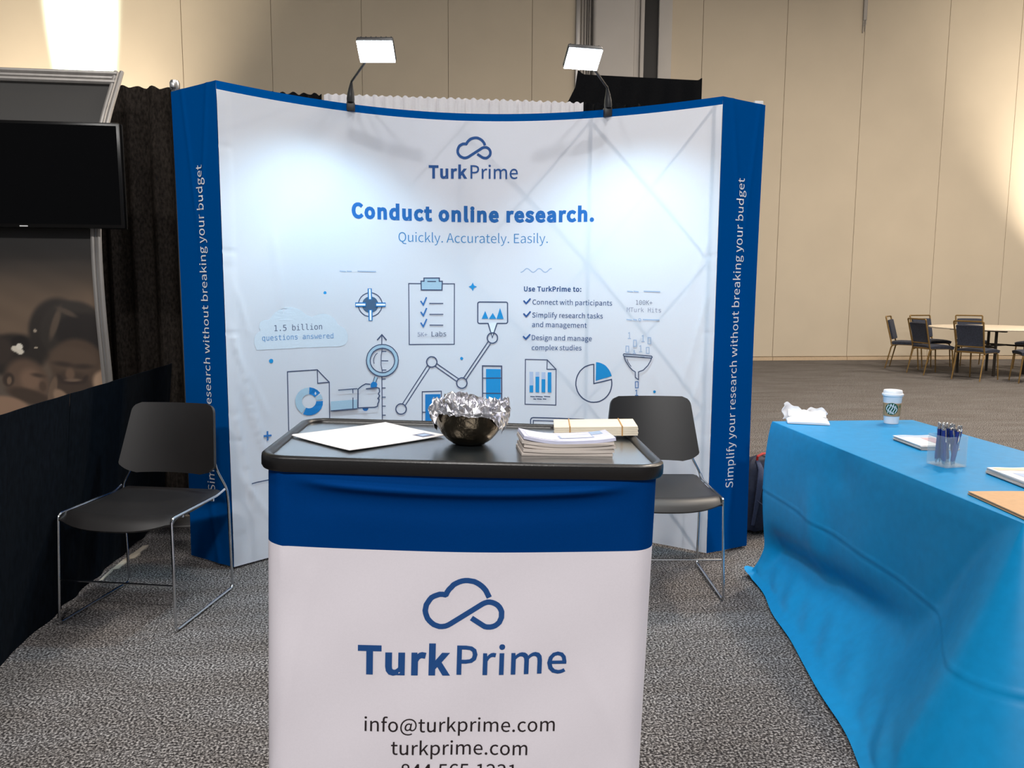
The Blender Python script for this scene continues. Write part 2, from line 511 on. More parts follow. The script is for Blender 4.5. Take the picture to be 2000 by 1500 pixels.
# ------------------------------------------------------------------ lettering: own outlines, no font file needed
GLYPHS = json.loads('''{"S":{" ":[78,[]],".":[97,[[60,-1,69,7,72,20,69,32,60,41,49,44,37,41,29,32,26,20,29,7,37,-1,49,-5]]],"1":[194,[[172,0,172,27,120,27,120,257,96,257,81,249,63,243,42,238,42,218,88,218,88,27,31,27,31,0]]],"2":[194,[[177,0,177,28,106,28,64,25,97,59,125,92,146,124,160,155,165,186,155,226,129,252,90,261,60,257,36,244,14,224,33,206,48,221,66,231,86,235,112,229,128,211,133,185,129,157,115,127,92,95,59,59,15,19,15,0]]],"3":[194,[[134,4,163,29,175,69,167,100,148,121,120,134,120,136,144,149,160,169,166,197,156,232,130,254,91,261,64,257,40,246,20,231,37,210,53,223,70,232,90,235,113,230,128,216,133,195,127,170,104,152,62,146,62,121,109,115,135,97,142,70,135,44,117,28,90,22,64,26,43,37,27,51,10,31,30,13,57,0,92,-5]]],"4":[194,[[149,0,149,71,183,71,183,96,149,96,149,257,114,257,7,92,7,71,119,71,119,0],[40,96,99,184,119,222,121,222,119,175,119,96]]],"5":[194,[[133,6,164,36,176,83,165,130,137,157,98,165,84,164,72,161,60,155,67,229,163,229,163,257,39,257,30,137,47,126,61,134,75,139,90,141,118,134,137,114,143,83,136,50,116,29,89,22,62,26,42,37,26,50,9,29,30,13,56,0,92,-5]]],"6":[194,[[142,6,169,35,179,79,170,124,146,150,108,159,87,156,67,145,50,129,60,191,83,225,116,235,131,233,145,226,157,215,175,235,159,249,139,258,114,261,86,256,60,241,39,215,25,176,20,123,24,77,36,41,54,16,78,1,105,-5],[68,122,86,132,103,136,128,129,144,109,149,79,143,48,128,28,105,21,78,30,59,58,50,103]]],"8":[194,[[140,4,168,28,178,62,172,92,156,114,135,129,135,131,151,146,164,168,169,193,161,228,136,252,99,261,63,252,38,230,28,195,33,171,46,151,63,136,63,135,40,118,23,95,16,64,27,28,56,4,98,-5],[87,152,66,170,57,195,63,217,77,232,98,237,122,231,137,214,142,191,139,173,130,155,116,139],[71,25,52,42,44,67,49,90,61,109,80,125,114,110,138,91,148,63,142,40,124,25,98,19]]],":":[97,[[60,140,69,148,72,161,69,174,60,182,49,186,37,182,29,174,26,161,29,148,37,140,49,137],[60,-1,69,7,72,20,69,32,60,41,49,44,37,41,29,32,26,20,29,7,37,-1,49,-5]]],"@":[331,[[184,-58,208,-52,232,-41,223,-22,204,-31,183,-37,160,-39,122,-34,90,-19,65,5,49,39,43,81,51,131,71,173,102,205,139,225,180,231,219,226,249,211,271,188,284,158,289,122,281,78,261,51,236,41,219,46,212,61,215,87,230,165,209,165,204,149,204,149,195,160,185,166,173,168,133,154,106,120,97,78,103,47,120,29,144,22,162,26,178,35,192,49,193,49,200,32,214,23,233,19,269,31,299,66,311,123,305,166,289,202,262,229,227,247,183,253,133,245,88,222,52,186,28,138,20,79,27,30,46,-9,76,-38,114,-55,157,-61],[136,48,127,59,123,79,129,110,146,135,173,146,182,144,190,139,198,130,187,68,174,54,162,47,151,44]]],"A":[213,[[34,0,59,78,153,78,177,0,211,0,124,257,88,257,1,0],[79,144,105,230,106,230,132,144,145,104,67,104]]],"C":[223,[[163,0,189,12,211,32,193,53,176,37,156,27,133,24,91,37,63,73,54,129,64,185,92,220,134,233,155,230,172,221,187,209,204,230,187,245,163,257,134,261,97,255,66,238,42,211,26,174,20,128,26,82,41,45,65,18,96,1,132,-5]]],"D":[241,[[101,0,143,6,176,22,200,49,215,85,220,129,215,174,200,209,176,235,142,251,99,257,35,257,35,0],[68,230,97,230,147,219,177,184,187,129,
177,74,147,39,97,27,68,27]]],"E":[206,[[187,0,187,28,68,28,68,121,165,121,165,149,68,149,68,229,183,229,183,257,35,257,35,0]]],"P":[222,[[68,0,68,102,110,102,160,111,192,137,204,181,192,226,159,250,109,257,35,257,35,0],[68,230,104,230,142,226,165,211,172,181,165,151,143,134,106,129,68,129]]],"Q":[260,[[90,36,63,72,54,129,63,185,90,220,130,233,170,220,197,185,206,129,197,72,170,36,130,22],[223,-64,236,-62,245,-58,239,-34,212,-37,186,-34,164,-22,149,-3,179,7,204,26,223,53,235,88,239,129,234,175,219,211,196,238,166,255,130,261,94,255,63,238,40,211,26,175,20,129,25,87,37,52,57,25,83,6,114,-4,134,-35,166,-56,208,-64]]],"S":[209,[[153,5,183,31,194,68,187,100,168,122,141,137,104,153,84,162,68,175,62,196,68,215,84,228,110,233,132,230,151,222,168,209,185,230,164,246,139,257,110,261,68,252,39,228,29,193,37,162,57,141,81,127,118,111,140,101,155,87,161,65,154,44,136,29,107,24,81,28,57,39,36,56,17,33,42,13,72,0,106,-5]]],"T":[210,[[121,0,121,229,199,229,199,257,11,257,11,229,89,229,89,0]]],"U":[252,[[173,6,206,41,218,106,218,257,187,257,187,105,179,57,157,31,126,24,96,31,75,57,67,105,67,257,34,257,34,106,47,41,79,6,126,-5]]],"a":[197,[[99,-1,120,9,139,23,140,23,143,0,169,0,169,117,162,158,141,185,103,195,74,191,49,182,29,170,41,148,58,158,77,165,98,168,122,161,134,144,137,120,71,107,33,84,21,49,28,20,47,2,76,-5],[68,24,56,34,51,51,59,73,87,89,137,99,137,46,120,32,103,24,85,21]]],"b":[216,[[157,8,187,42,199,98,190,149,164,183,123,195,102,191,82,182,63,168,64,202,64,279,32,279,32,0,58,0,61,20,62,20,79,7,98,-2,116,-5],[97,24,81,30,64,42,64,142,82,156,99,165,115,168,144,159,160,135,165,98,158,57,139,31,111,22]]],"c":[179,[[129,-2,150,7,169,19,155,41,142,31,127,25,110,22,79,31,59,57,51,95,59,133,80,159,111,168,125,166,137,160,149,152,165,173,150,184,132,192,110,195,64,183,31,149,18,95,30,41,62,7,107,-5]]],"d":[217,[[119,-1,138,9,155,22,156,22,159,0,185,0,185,279,153,279,153,206,154,173,138,185,121,192,101,195,60,183,30,148,19,95,28,41,55,7,97,-5],[76,31,58,56,51,95,59,133,79,159,106,168,122,166,137,160,153,148,153,48,137,34,121,25,104,22]]],"e":[194,[[133,-2,154,5,172,15,160,36,146,28,130,23,113,21,81,29,59,52,50,88,178,88,179,106,170,153,145,184,103,195,62,183,31,148,18,95,31,41,63,7,109,-5],[59,142,79,163,104,169,129,163,146,143,151,110,49,110]]],"f":[114,[[37,164,37,0,69,0,69,164,110,164,110,190,69,190,69,220,72,241,81,253,96,258,118,252,125,277,115,280,104,282,93,283,62,276,43,254,37,221,37,190,12,188,12,164]]],"g":[197,[[147,-78,181,-54,193,-22,185,4,163,19,126,23,89,23,69,26,59,33,56,44,57,53,62,61,68,67,77,63,86,61,96,60,131,68,156,91,166,126,164,142,158,155,150,166,189,166,189,190,123,190,96,195,61,187,35,163,25,127,29,106,38,89,50,76,50,75,40,66,32,54,29,39,31,26,37,15,46,8,46,6,31,-6,21,-21,18,-37,28,-64,55,-82,96,-88],[76,87,61,103,56,127,61,151,76,166,96,172,117,166,131,151,137,127,131,103,116,87,96,82],[71,-61,52,-50,46,-32,48,-21,54,-10,65,0,90,-3,123,-3,144,-5,157,-13,161,-27,154,-46,133,-60,101,-65]]],"h":[213,[[64,0,64,138,82,154,98,164,116,167,
137,162,149,145,152,116,152,0,184,0,184,120,178,161,159,186,126,195,102,191,81,179,63,163,64,202,64,279,32,279,32,0]]],"i":[96,[[64,0,64,190,32,190,32,0],[59,232,67,239,70,251,67,262,59,269,48,271,37,269,30,262,27,251,30,239,37,232,48,229]]],"k":[193,[[64,0,64,50,99,92,155,0,190,0,118,113,181,190,146,190,65,90,64,90,64,279,32,279,32,0]]],"l":[99,[[84,-2,80,23,73,22,69,23,66,28,64,36,64,279,32,279,32,38,36,15,47,0,66,-5]]],"m":[324,[[64,0,64,138,81,154,97,164,112,167,132,162,144,145,147,116,147,0,179,0,179,138,196,154,212,164,227,167,247,162,259,145,263,116,263,0,294,0,294,120,288,161,269,186,237,195,215,190,194,178,174,159,164,178,146,191,121,195,100,191,80,179,62,162,62,162,58,190,32,190,32,0]]],"n":[214,[[64,0,64,138,82,154,98,164,116,167,137,162,149,145,152,116,152,0,184,0,184,120,178,161,159,186,126,195,102,191,81,179,62,162,62,162,58,190,32,190,32,0]]],"o":[212,[[150,7,182,41,194,95,182,149,150,183,106,195,63,183,31,149,18,95,31,41,63,7,106,-5],[77,31,58,57,51,95,58,133,77,159,106,168,135,159,154,133,161,95,154,57,135,31,106,22]]],"p":[217,[[64,-80,64,-16,63,18,81,5,98,-2,116,-5,157,8,187,42,199,98,190,149,164,183,123,195,101,191,81,181,62,168,62,168,58,190,32,190,32,-80],[97,24,81,30,64,42,64,142,82,156,99,165,115,168,144,159,160,135,165,98,158,57,139,31,111,22]]],"r":[136,[[64,0,64,122,79,148,95,162,112,166,131,163,137,191,116,195,96,190,78,176,62,155,62,155,58,190,32,190,32,0]]],"s":[164,[[120,3,143,24,151,52,142,81,120,98,93,110,73,118,58,128,52,143,56,156,68,166,88,170,103,168,117,162,131,153,146,173,130,184,110,192,87,195,52,188,29,168,22,141,30,115,51,97,77,86,98,78,114,66,120,50,116,35,104,24,83,20,62,23,44,31,27,43,11,22,31,8,56,-1,82,-5]]],"t":[132,[[104,-4,116,-1,127,2,121,27,99,21,82,26,72,38,70,58,70,164,121,164,121,190,70,190,70,244,43,244,40,190,9,188,9,164,38,164,38,59,43,25,60,3,92,-5]]],"u":[213,[[112,0,132,12,151,30,152,30,154,0,181,0,181,190,149,190,149,55,132,37,115,26,97,23,77,28,65,45,62,74,62,190,29,190,29,70,36,29,55,4,88,-5]]],"w":[281,[[99,0,126,102,139,157,141,157,154,103,181,0,220,0,272,190,241,190,213,80,202,27,200,27,187,80,157,190,126,190,96,80,83,27,82,27,70,80,42,190,9,190,62,0]]],"x":[174,[[39,0,64,44,84,78,85,78,106,44,134,0,169,0,106,96,164,190,131,190,107,148,91,117,89,117,70,148,45,190,10,190,68,99,5,0]]],"y":[182,[[68,-73,91,-50,106,-16,178,190,147,190,112,85,97,31,95,31,76,85,38,190,5,190,81,0,77,-15,67,-36,53,-50,34,-56,19,-53,13,-78,35,-82]]]},"M":{" ":[429,[]],"+":[429,[[244,253,399,253,399,194,244,194,244,39,185,39,185,194,31,194,31,253,185,253,185,408,244,408]]],".":[429,[[258,106,258,0,170,0,170,106]]],"0":[429,[[170,273,174,284,182,294,191,302,202,307,214,308,226,307,237,302,247,294,255,284,260,273,261,261,260,249,255,238,247,228,238,221,226,216,214,214,202,216,191,220,181,228,174,237,170,248,168,261],[185,468,160,450,141,421,132,397,126,369,121,337,118,301,117,259,118,218,121,182,126,150,132,122,141,99,160,69,185,51,214,46,245,51,269,69,288,99,297,122,304,150,308,182,311,218,312,259,311,301,
308,337,304,369,297,397,288,421,269,450,245,468,214,474],[265,522,307,499,340,461,356,431,368,396,376,356,381,310,383,259,381,209,376,163,368,123,356,88,340,58,307,20,265,-3,214,-10,164,-3,122,20,89,58,73,88,62,123,53,163,48,209,46,259,48,310,53,356,62,396,73,431,89,461,122,499,164,522,214,529]]],"1":[429,[[203,59,203,456,86,430,86,494,203,520,273,520,273,59,381,59,381,0,94,0,94,59]]],"5":[429,[[335,520,335,461,136,461,136,333,166,341,197,344,247,338,290,322,325,296,351,260,367,217,372,167,367,116,350,73,323,37,285,11,240,-5,187,-10,160,-9,135,-8,111,-5,89,0,69,5,50,12,50,84,71,73,93,64,114,58,136,53,158,50,180,49,216,52,246,63,270,80,288,103,298,132,302,167,298,201,287,230,269,253,244,271,214,281,178,284,160,284,141,282,123,278,106,273,89,267,72,259,72,520]]],"H":[429,[[118,520,118,307,311,307,311,520,382,520,382,0,311,0,311,248,118,248,118,0,48,0,48,520]]],"K":[429,[[118,520,118,289,338,520,421,520,218,307,427,0,342,0,172,260,118,203,118,0,48,0,48,520]]],"L":[429,[[146,520,146,59,397,59,397,0,75,0,75,520]]],"M":[429,[[124,520,214,255,304,520,399,520,399,0,334,0,334,459,241,185,188,185,95,459,95,0,30,0,30,520]]],"T":[429,[[413,520,413,461,250,461,250,0,180,0,180,461,16,461,16,520]]],"a":[429,[[223,196,189,194,161,187,139,176,123,161,114,142,110,118,113,96,120,78,132,63,148,52,167,46,190,44,223,48,251,60,274,80,291,108,301,142,304,182,304,196,244,196],[369,0,304,0,304,58,289,37,272,19,253,6,230,-3,205,-8,177,-10,140,-6,108,5,82,24,62,48,50,78,46,114,51,153,66,186,90,212,124,231,166,242,218,246,304,246,304,256,302,285,294,307,281,324,262,336,237,343,206,345,184,344,162,341,140,336,118,328,96,319,75,308,75,372,143,393,164,396,185,399,206,399,237,398,264,393,289,385,310,374,329,360,344,342,352,330,359,315,363,299,366,279,368,254,369,222]]],"b":[429,[[317,240,309,278,296,307,278,328,254,341,226,345,197,341,174,328,155,307,142,278,134,240,131,195,134,149,142,112,155,83,174,61,197,48,226,44,254,48,278,61,296,82,309,112,317,149,320,195],[143,358,157,372,174,384,193,393,213,398,236,399,280,393,317,375,347,345,361,322,373,295,381,266,386,232,387,196,386,159,381,126,373,95,361,68,347,45,316,14,279,-4,235,-10,213,-8,193,-3,174,5,157,17,143,31,131,49,131,0,67,0,67,542,131,542,131,340]]],"d":[429,[[299,542,363,542,363,0,299,0,299,49,287,31,273,17,256,5,237,-3,217,-8,195,-10,151,-4,114,14,83,45,69,68,57,95,49,126,44,159,43,196,44,232,49,266,57,295,69,322,84,345,114,375,151,393,195,399,217,398,238,393,257,384,273,373,287,358,299,340],[113,149,121,112,134,82,152,61,176,48,204,44,232,48,256,61,275,83,288,112,296,149,299,195,296,240,288,278,275,307,256,328,232,341,204,345,176,341,152,328,134,307,121,278,113,240,110,195]]],"e":[429,[[387,180,110,180,110,178,113,138,124,105,143,79,168,60,199,48,237,44,258,45,279,49,301,54,324,62,347,71,372,84,372,20,348,11,325,3,302,-3,279,-7,257,-9,236,-10,201,-8,170,-1,141,10,116,25,94,44,76,68,61,95,51,125,45,158,43,195,45,230,51,263,61,293,75,320,93,344,130,375,175,393,227,399,273,394,312,377,344,349,368,311,382,265,387,211],
[320,264,311,293,296,316,277,332,253,342,224,345,195,342,169,331,148,314,130,291,119,263,112,229,323,230]]],"i":[429,[[253,390,253,50,380,50,380,0,62,0,62,50,189,50,189,340,89,340,89,390],[253,542,253,461,189,461,189,542]]],"k":[429,[[148,542,148,228,317,390,394,390,241,243,419,0,340,0,196,201,148,156,148,0,82,0,82,542]]],"l":[429,[[224,115,230,93,238,76,251,64,266,57,285,54,360,54,360,0,279,0,243,4,214,16,190,37,172,65,162,100,158,141,158,495,56,495,56,546,222,546,222,141]]],"n":[429,[[366,0,302,0,302,242,299,274,293,299,283,319,268,333,249,341,225,344,198,340,175,330,156,312,143,287,135,257,132,220,132,0,68,0,68,390,132,390,132,331,145,352,160,369,178,382,199,392,222,397,248,399,284,395,314,382,337,360,353,330,363,290,366,242]]],"o":[429,[[185,341,160,328,141,307,127,278,118,240,116,195,118,149,127,112,141,82,160,61,185,48,214,44,245,48,269,61,289,82,303,112,311,149,314,195,311,240,303,278,289,307,269,328,245,341,214,345],[264,394,306,376,339,347,354,324,366,297,375,267,380,233,382,195,380,157,375,122,366,92,354,65,339,42,306,13,265,-4,214,-10,165,-4,123,13,91,42,75,65,63,92,55,122,49,157,48,195,49,233,55,267,63,297,75,324,91,347,123,376,165,394,214,399]]],"q":[429,[[118,148,126,110,139,81,157,60,181,47,209,43,237,47,261,60,279,81,292,110,300,148,303,193,300,239,292,276,279,306,261,327,237,339,209,344,181,339,157,327,139,306,126,276,118,239,116,193],[291,31,277,16,261,4,242,-5,221,-10,199,-11,155,-5,119,13,88,43,74,66,62,93,54,122,49,155,48,192,49,229,54,263,62,293,74,320,88,343,118,374,155,392,199,398,221,396,242,391,260,383,277,371,291,357,303,339,303,389,367,389,367,-150,303,-150,303,48]]],"r":[429,[[388,319,374,327,360,333,346,337,330,339,314,340,277,336,246,323,222,303,205,274,194,238,190,194,190,0,126,0,126,390,190,390,190,314,203,339,219,360,240,377,263,390,290,397,319,399,334,399,349,397,363,393,376,389,389,383,402,375,402,310]]],"s":[429,[[339,314,320,324,302,332,283,338,265,342,246,345,227,346,200,344,178,339,162,332,150,321,143,306,140,289,142,273,147,260,156,250,172,241,199,233,236,225,262,220,291,212,315,200,334,183,348,164,356,140,359,113,354,77,340,47,318,22,287,4,249,-6,203,-10,143,-4,74,14,74,80,98,69,121,60,143,53,164,48,185,45,205,44,231,45,253,51,271,61,284,74,291,90,294,109,284,136,256,156,209,171,206,171,182,176,148,185,121,197,101,213,87,232,78,255,76,282,80,317,92,346,114,369,142,386,179,396,222,399,282,394,339,376]]],"t":[429,[[214,390,359,390,359,340,214,340,214,128,216,103,221,83,230,68,244,59,263,53,287,51,359,51,359,0,281,0,238,3,204,13,179,29,163,53,153,86,150,128,150,340,46,340,46,390,150,390,150,501,214,501]]],"u":[429,[[68,389,132,389,132,148,134,116,140,90,151,70,165,57,184,48,208,46,236,49,259,60,278,77,291,102,299,132,302,169,302,389,366,389,366,0,302,0,302,58,289,38,273,21,255,7,234,-2,211,-8,186,-10,150,-6,120,7,97,29,81,60,71,99,68,148]]],"w":[429,[[63,390,131,75,187,276,242,276,298,75,366,390,429,390,338,0,277,0,214,214,153,0,91,0,0,390]]]}}''')


def text_shape(font, txt, weight):
    """flat triangulated lettering; returns verts (x,y), faces, ink x-range"""
    cu = bpy.data.curves.new('lettering', 'CURVE')
    cu.dimensions = '2D'
    cu.fill_mode = 'BOTH'
    cu.offset = weight * 0.42
    x = 0
    for ch in txt:
        adv, cs = GLYPHS[font][ch]
        for c in cs:
            n = len(c) // 2
            sp = cu.splines.new('POLY')
            sp.points.add(n - 1)
            for i in range(n):
                sp.points[i].co = ((c[2 * i] + x) / 1000, c[2 * i + 1] / 1000, 0, 1)
            sp.use_cyclic_u = True
        x += adv + weight * 700
    o = bpy.data.objects.new('lettering', cu)
    COL.objects.link(o)
    dg = bpy.context.evaluated_depsgraph_get()
    me = bpy.data.meshes.new_from_object(o.evaluated_get(dg))
    vs = [(v.co.x, v.co.y) for v in me.vertices]
    fs = [list(p.vertices) for p in me.polygons]
    bpy.data.objects.remove(o)
    bpy.data.curves.remove(cu)
    bpy.data.meshes.remove(me)
    xs = [v[0] for v in vs]
    return vs, fs, min(xs), max(xs)


def ribbon(pts, wd, closed):
    P = [Vector(p).to_2d() if len(p) > 2 else Vector(p) for p in pts]
    if closed:
        P = P + [P[0]]
    Q = [P[0]]
    for a, b in zip(P, P[1:]):
        k = max(1, int((b - a).length / 0.03))
        Q += [a.lerp(b, (i + 1) / k) for i in range(k)]
    n = len(Q)
    vs, fs = [], []
    for i in range(n):
        if closed:
            d1 = (Q[i] - Q[i - 1 if i else n - 2])
            d2 = (Q[i + 1 if i < n - 1 else 1] - Q[i])
        else:
            d1 = Q[i] - Q[i - 1] if i else Q[1] - Q[0]
            d2 = Q[i + 1] - Q[i] if i < n - 1 else d1
        d1 = d1.normalized() if d1.length > 1e-9 else d2.normalized()
        d2 = d2.normalized() if d2.length > 1e-9 else d1
        t = (d1 + d2)
        t = t.normalized() if t.length > 1e-6 else d1
        nn = Vector((-t.y, t.x))
        k = wd / 2 / max(0.5, nn.dot(Vector((-d1.y, d1.x))))
        e = Vector((0, 0))
        if not closed and i in (0, n - 1):
            e = t * (wd * 0.25 if i else -wd * 0.25)
        vs += [tuple(Q[i] + nn * k + e), tuple(Q[i] - nn * k + e)]
    for i in range(n - 1):
        fs.append([2 * i, 2 * i + 1, 2 * i + 3, 2 * i + 2])
    return vs, fs


def fill(pts):
    tri = tessellate_polygon([[Vector((p[0], p[1], 0)) for p in pts]])
    bm = bmesh.new()
    vv = [bm.verts.new((p[0], p[1], 0)) for p in pts]
    for t in tri:
        try:
            bm.faces.new([vv[i] for i in t])
        except ValueError:
            pass
    for _ in range(4):
        es = [e for e in bm.edges if e.calc_length() > 0.06]
        if not es:
            break
        bmesh.ops.subdivide_edges(bm, edges=es, cuts=1)
        bmesh.ops.triangulate(bm, faces=bm.faces[:])
    bm.verts.index_update()
    r_ = [(v.co.x, v.co.y) for v in bm.verts], [[v.index for v in f.verts] for f in bm.faces]
    bm.free()
    return r_


def print_art(items, name, parent, place, base=0.0012, step=0.0004):
    """one printed motif: strokes, fills and lettering laid on a surface by place(s, z, offset)"""
    mb = MB()
    cols = []
    off = base
    for it in items:
        col = it[3] if it[0] == 'T' else it[1]
        if col not in cols:
            cols.append(col)
        mi = cols.index(col)
        if it[0] == 'L':
            q = it[4]
            pts = [(q[i] / 1000, q[i + 1] / 1000) for i in range(0, len(q), 2)]
            vs, fs = ribbon(pts, it[2] / 1000, it[3])
        elif it[0] == 'P':
            q = it[2]
            vs, fs = fill([(q[i] / 1000, q[i + 1] / 1000) for i in range(0, len(q), 2)])
        else:
            _, font, wt, _, txt, s0, s1, z0, z1 = it
            v, fs, a, b = text_shape(font, txt, wt)
            k = (s1 - s0) / 1000 / (b - a)
            vs = [(s0 / 1000 + (x - a) * k, z0 / 1000 + (z1 - z0) / 1000 * (x - a) / (b - a) + y * k) for x, y in v]
        mb.add([place(s_, z_, off) for s_, z_ in vs], fs, mi)
        off += step
    return mb.build(name, [PRINT[c] for c in cols], parent, smooth=0)

# ================================================================== the setting
WALL_Y = 14.15
SEAMS = [-9.6, -8.1, -6.65, -5.18, -3.714, -2.294, -0.829, 0.614, 2.05, 3.55, 5.076, 6.625, 8.096, 9.724, 11.159, 12.65, 14.15, 15.6]
struct(MB().box(-9.6, 15.6, -9, WALL_Y + 0.1, -0.1, 0).build('floor', M_CARPET, smooth=0), 'speckled grey carpet')
wl = MB().box(-9.6, 15.6, WALL_Y + 0.03, WALL_Y + 0.1, 0, 8.0)
for a, b in zip(SEAMS, SEAMS[1:]):
    wl.box(a + 0.0035, b - 0.0035, WALL_Y, WALL_Y + 0.05, 0.075, 8.0, bev=0.004)
struct(wl.build('wall_back', M_WALL, smooth=0), 'tall beige partition wall of wide panels')
bl = MB()
for a, b in zip(SEAMS, SEAMS[1:]):
    bl.box(a + 0.004, b - 0.004, WALL_Y - 0.02, WALL_Y + 0.03, 0.0, 0.062, bev=0.004)
struct(bl.build('baseboard_back', M_BASE, smooth=0))
struct(MB().box(-9.6, 15.6, -9, WALL_Y + 0.1, 8.0, 8.1).build('ceiling', M_CEIL, smooth=0))
struct(MB().prism(rrect(3.08, 3.80, WALL_Y - 0.22, WALL_Y - 0.002, 0.05), 0, 8, 0).build('column', M_PILLAR), 'pale grey pillar at the wall joint')
struct(MB().box(2.80, 2.875, WALL_Y - 0.06, WALL_Y - 0.002, 0, 8, bev=.004).build('trim_1', M_ALU), 'silver track on the wall')
tk = MB()
for a, b, d in ((2.895, 2.94, .04), (2.945, 2.985, .06), (2.99, 3.01, .10), (3.015, 3.03, .14), (3.035, 3.075, .05)):
    tk.box(a, b, WALL_Y - d, WALL_Y - 0.002, 0, 8, bev=.003)
struct(tk.build('trim_2', M_ALU_DULL))
tk = MB()
for a, b, d in ((3.806, 3.835, .16), (3.845, 3.90, .12), (3.91, 3.972, .17)):
    tk.box(a, b, WALL_Y - d, WALL_Y - 0.002, 0, 8, bev=.003)
struct(tk.build('trim_3', M_PILLAR))
struct(MB().box(3.978, 4.222, WALL_Y - 0.14, WALL_Y - 0.002, 0, 8, bev=.01).build('trim_4', M_STRIPBLK), 'black vertical seal strip')
struct(MB().box(4.228, 4.46, WALL_Y - 0.18, WALL_Y - 0.002, 0, 8, bev=.006).build('trim_5', M_PILLAR))
hs = MB().box(8.035, 8.105, WALL_Y - 0.03, WALL_Y - 0.003, 6.12, 8.0, bev=.003)
for x, z in ((8.045, 5.90), (8.062, 6.02), (8.085, 5.93), (8.097, 6.05)):
    hs.box(x - .006, x + .006, WALL_Y - 0.022, WALL_Y - 0.008, z, 6.13)
struct(hs.build('trim_6', M_ALU_DULL), 'frayed seam cover hanging down the wall')


# ================================================================== pipe and drape behind the booth
def drape(name, p0, p1, z0, z1, mats, label, cat, folds, amp, seed, group=None, header=0.10, nz=26, flare=0.0, frill=.007):
    """gathered curtain hanging along a line; crimped header at the top"""
    rnd = random.Random(seed)
    a, b = Vector(p0), Vector(p1)
    d = (b - a)
    ln = d.length
    d.normalize()
    n = Vector((d.y, -d.x))
    ph = [rnd.uniform(0, 6.28) for _ in range(6)]
    N = max(12, int(folds * 10))

    def fn(u, v):
        z = z1 + (z0 - z1) * v
        k = (1 - exp(-(z1 - z) / 0.35))
        w1 = sin(u * folds * 2 * PI + ph[0] + 0.8 * sin(u * folds * 1.3 + ph[1]))
        w2 = sin(u * folds * 3.7 * PI + ph[2])
        o = amp * (0.35 + 0.65 * k) * (w1 + 0.35 * w2)
        if z > z1 - header:
            o += amp * 0.25 * sin(u * folds * 14 + ph[3])
        o += flare * v
        top = frill * sin(u * folds * 9 + ph[4]) if v == 0 else 0
        p = a + d * (ln * u) + n * o
        return (p.x, p.y, z + top)
    mb = MB()
    mb.shell(fn, N, nz, 0.004)
    o = mb.build(name, mats, None, smooth=60)
    return tag(o, label, cat, group)


DY = 4.72
drape('black_drape', (-3.1, DY), (-1.30, DY), 0.012, 2.405, M_DRAPES, 'sheer black back drape hanging behind the dark screen', 'drape', 16, .022, 3)
drape('black_drape', (-1.24, DY), (-0.50, DY), 0.012, 2.40, M_DRAPEB, 'black drape behind the left shoulder of the big display', 'drape', 9, .022, 4)
drape('white_drape', (-0.488, DY), (0.985, DY), 0.012, 2.402, M_DRAPEW, 'white gathered drape showing above the middle of the display', 'drape', 24, .014, 5, frill=.005)
drape('black_drape', (0.995, DY), (1.78, DY), 0.012, 2.40, M_DRAPEB, 'black drape just right of the white drape, behind the right lamp', 'drape', 9, .024, 6)
t = thing('drape_pole', 'slim silver upright pole beside the blue left wing of the display', 'pole', (-1.27, 4.66, 0))
MB().lathe([(0.02, 0.01), (0.02, 2.38)], 20).build('pole', M_ALU, t, world=False)
MB().lathe([(0.0235, 2.38), (0.026, 2.39), (0.026, 2.42), (0.02, 2.432)], 20).box(-.01, .012, -.05, .05, 2.385, 2.41, bev=.003).build('top_cap', M_ALU, t, world=False)
MB().box(-.16, .16, -.16, .03, 0, 0.01, bev=.003).build('base_plate', M_ALU_DULL, t, world=False)

# tall black curtain further back
t = thing('tall_black_curtain', 'tall black curtain rising above the drapes behind the right lamp', 'curtain', (1.82, 6.5, 0))


def tall(u, v):
    z = 3.02 - v * 3.0
    l = -0.51 - 0.55 * smooth01(v / .3) * 1.0
    x = l + (0.515 - l) * u
    top = 0.03 * exp(-((u) / .03) ** 2) * (v == 0) + .02 * exp(-((u - 1) / .02) ** 2) * (v == 0)
    return (x, 0.012 * sin(u * 38) * min(1, v * 5) + 0.01 * sin(u * 90 + 1) * v, z + top - .012 * u * (1 - v))


MB().shell(tall, 90, 30, 0.01).build('curtain', M_DRAPEB, t, world=False, smooth=60)
for x in (-.49, .50):
    MB().lathe([(.02, 0), (.02, 3.0)], 12, M=Matrix.Translation((x, .05, 0))).build('upright', M_ALU_DULL, t, world=False)

# low black side rail drapes
drape('low_black_drape', (-1.335, 4.62), (-1.362, 3.36), 0.02, 0.905, M_DRAPEN, 'low black side drape running from the chair back to the silver pole', 'drape', 5, .007, 8, flare=.085, header=0, frill=0)
drape('low_black_drape', (-1.366, 3.35), (-1.385, 1.2), 0.012, 0.905, M_DRAPEN, 'low black side drape nearest the camera, left of the chair', 'drape', 6, .007, 9, flare=.085, header=0, frill=0)
tp = MB()
pts = [(-1.432, 3.70), (-1.43, 3.84), (-1.42, 3.98), (-1.41, 4.06), (-1.395, 4.18)]
for i, (p, q) in enumerate(zip(pts, pts[1:])):
    w_ = (.012, .03, .045, .03)[i]
    tp.add([(p[0], p[1], .003), (p[0] + w_, p[1] + .01, .004), (q[0] + w_, q[1] - .01, .012), (q[0], q[1], .006),
            (p[0], p[1], .001), (p[0] + w_, p[1] + .01, .001), (q[0] + w_, q[1] - .01, .001), (q[0], q[1], .001)],
           [[0, 1, 2, 3], [7, 6, 5, 4], [0, 4, 5, 1], [1, 5, 6, 2], [2, 6, 7, 3], [3, 7, 4, 0]])
tag(tp.build('tape_strip', M_TAPE, smooth=0), 'torn cream strip of tape on the carpet along the low black drape', 'tape')

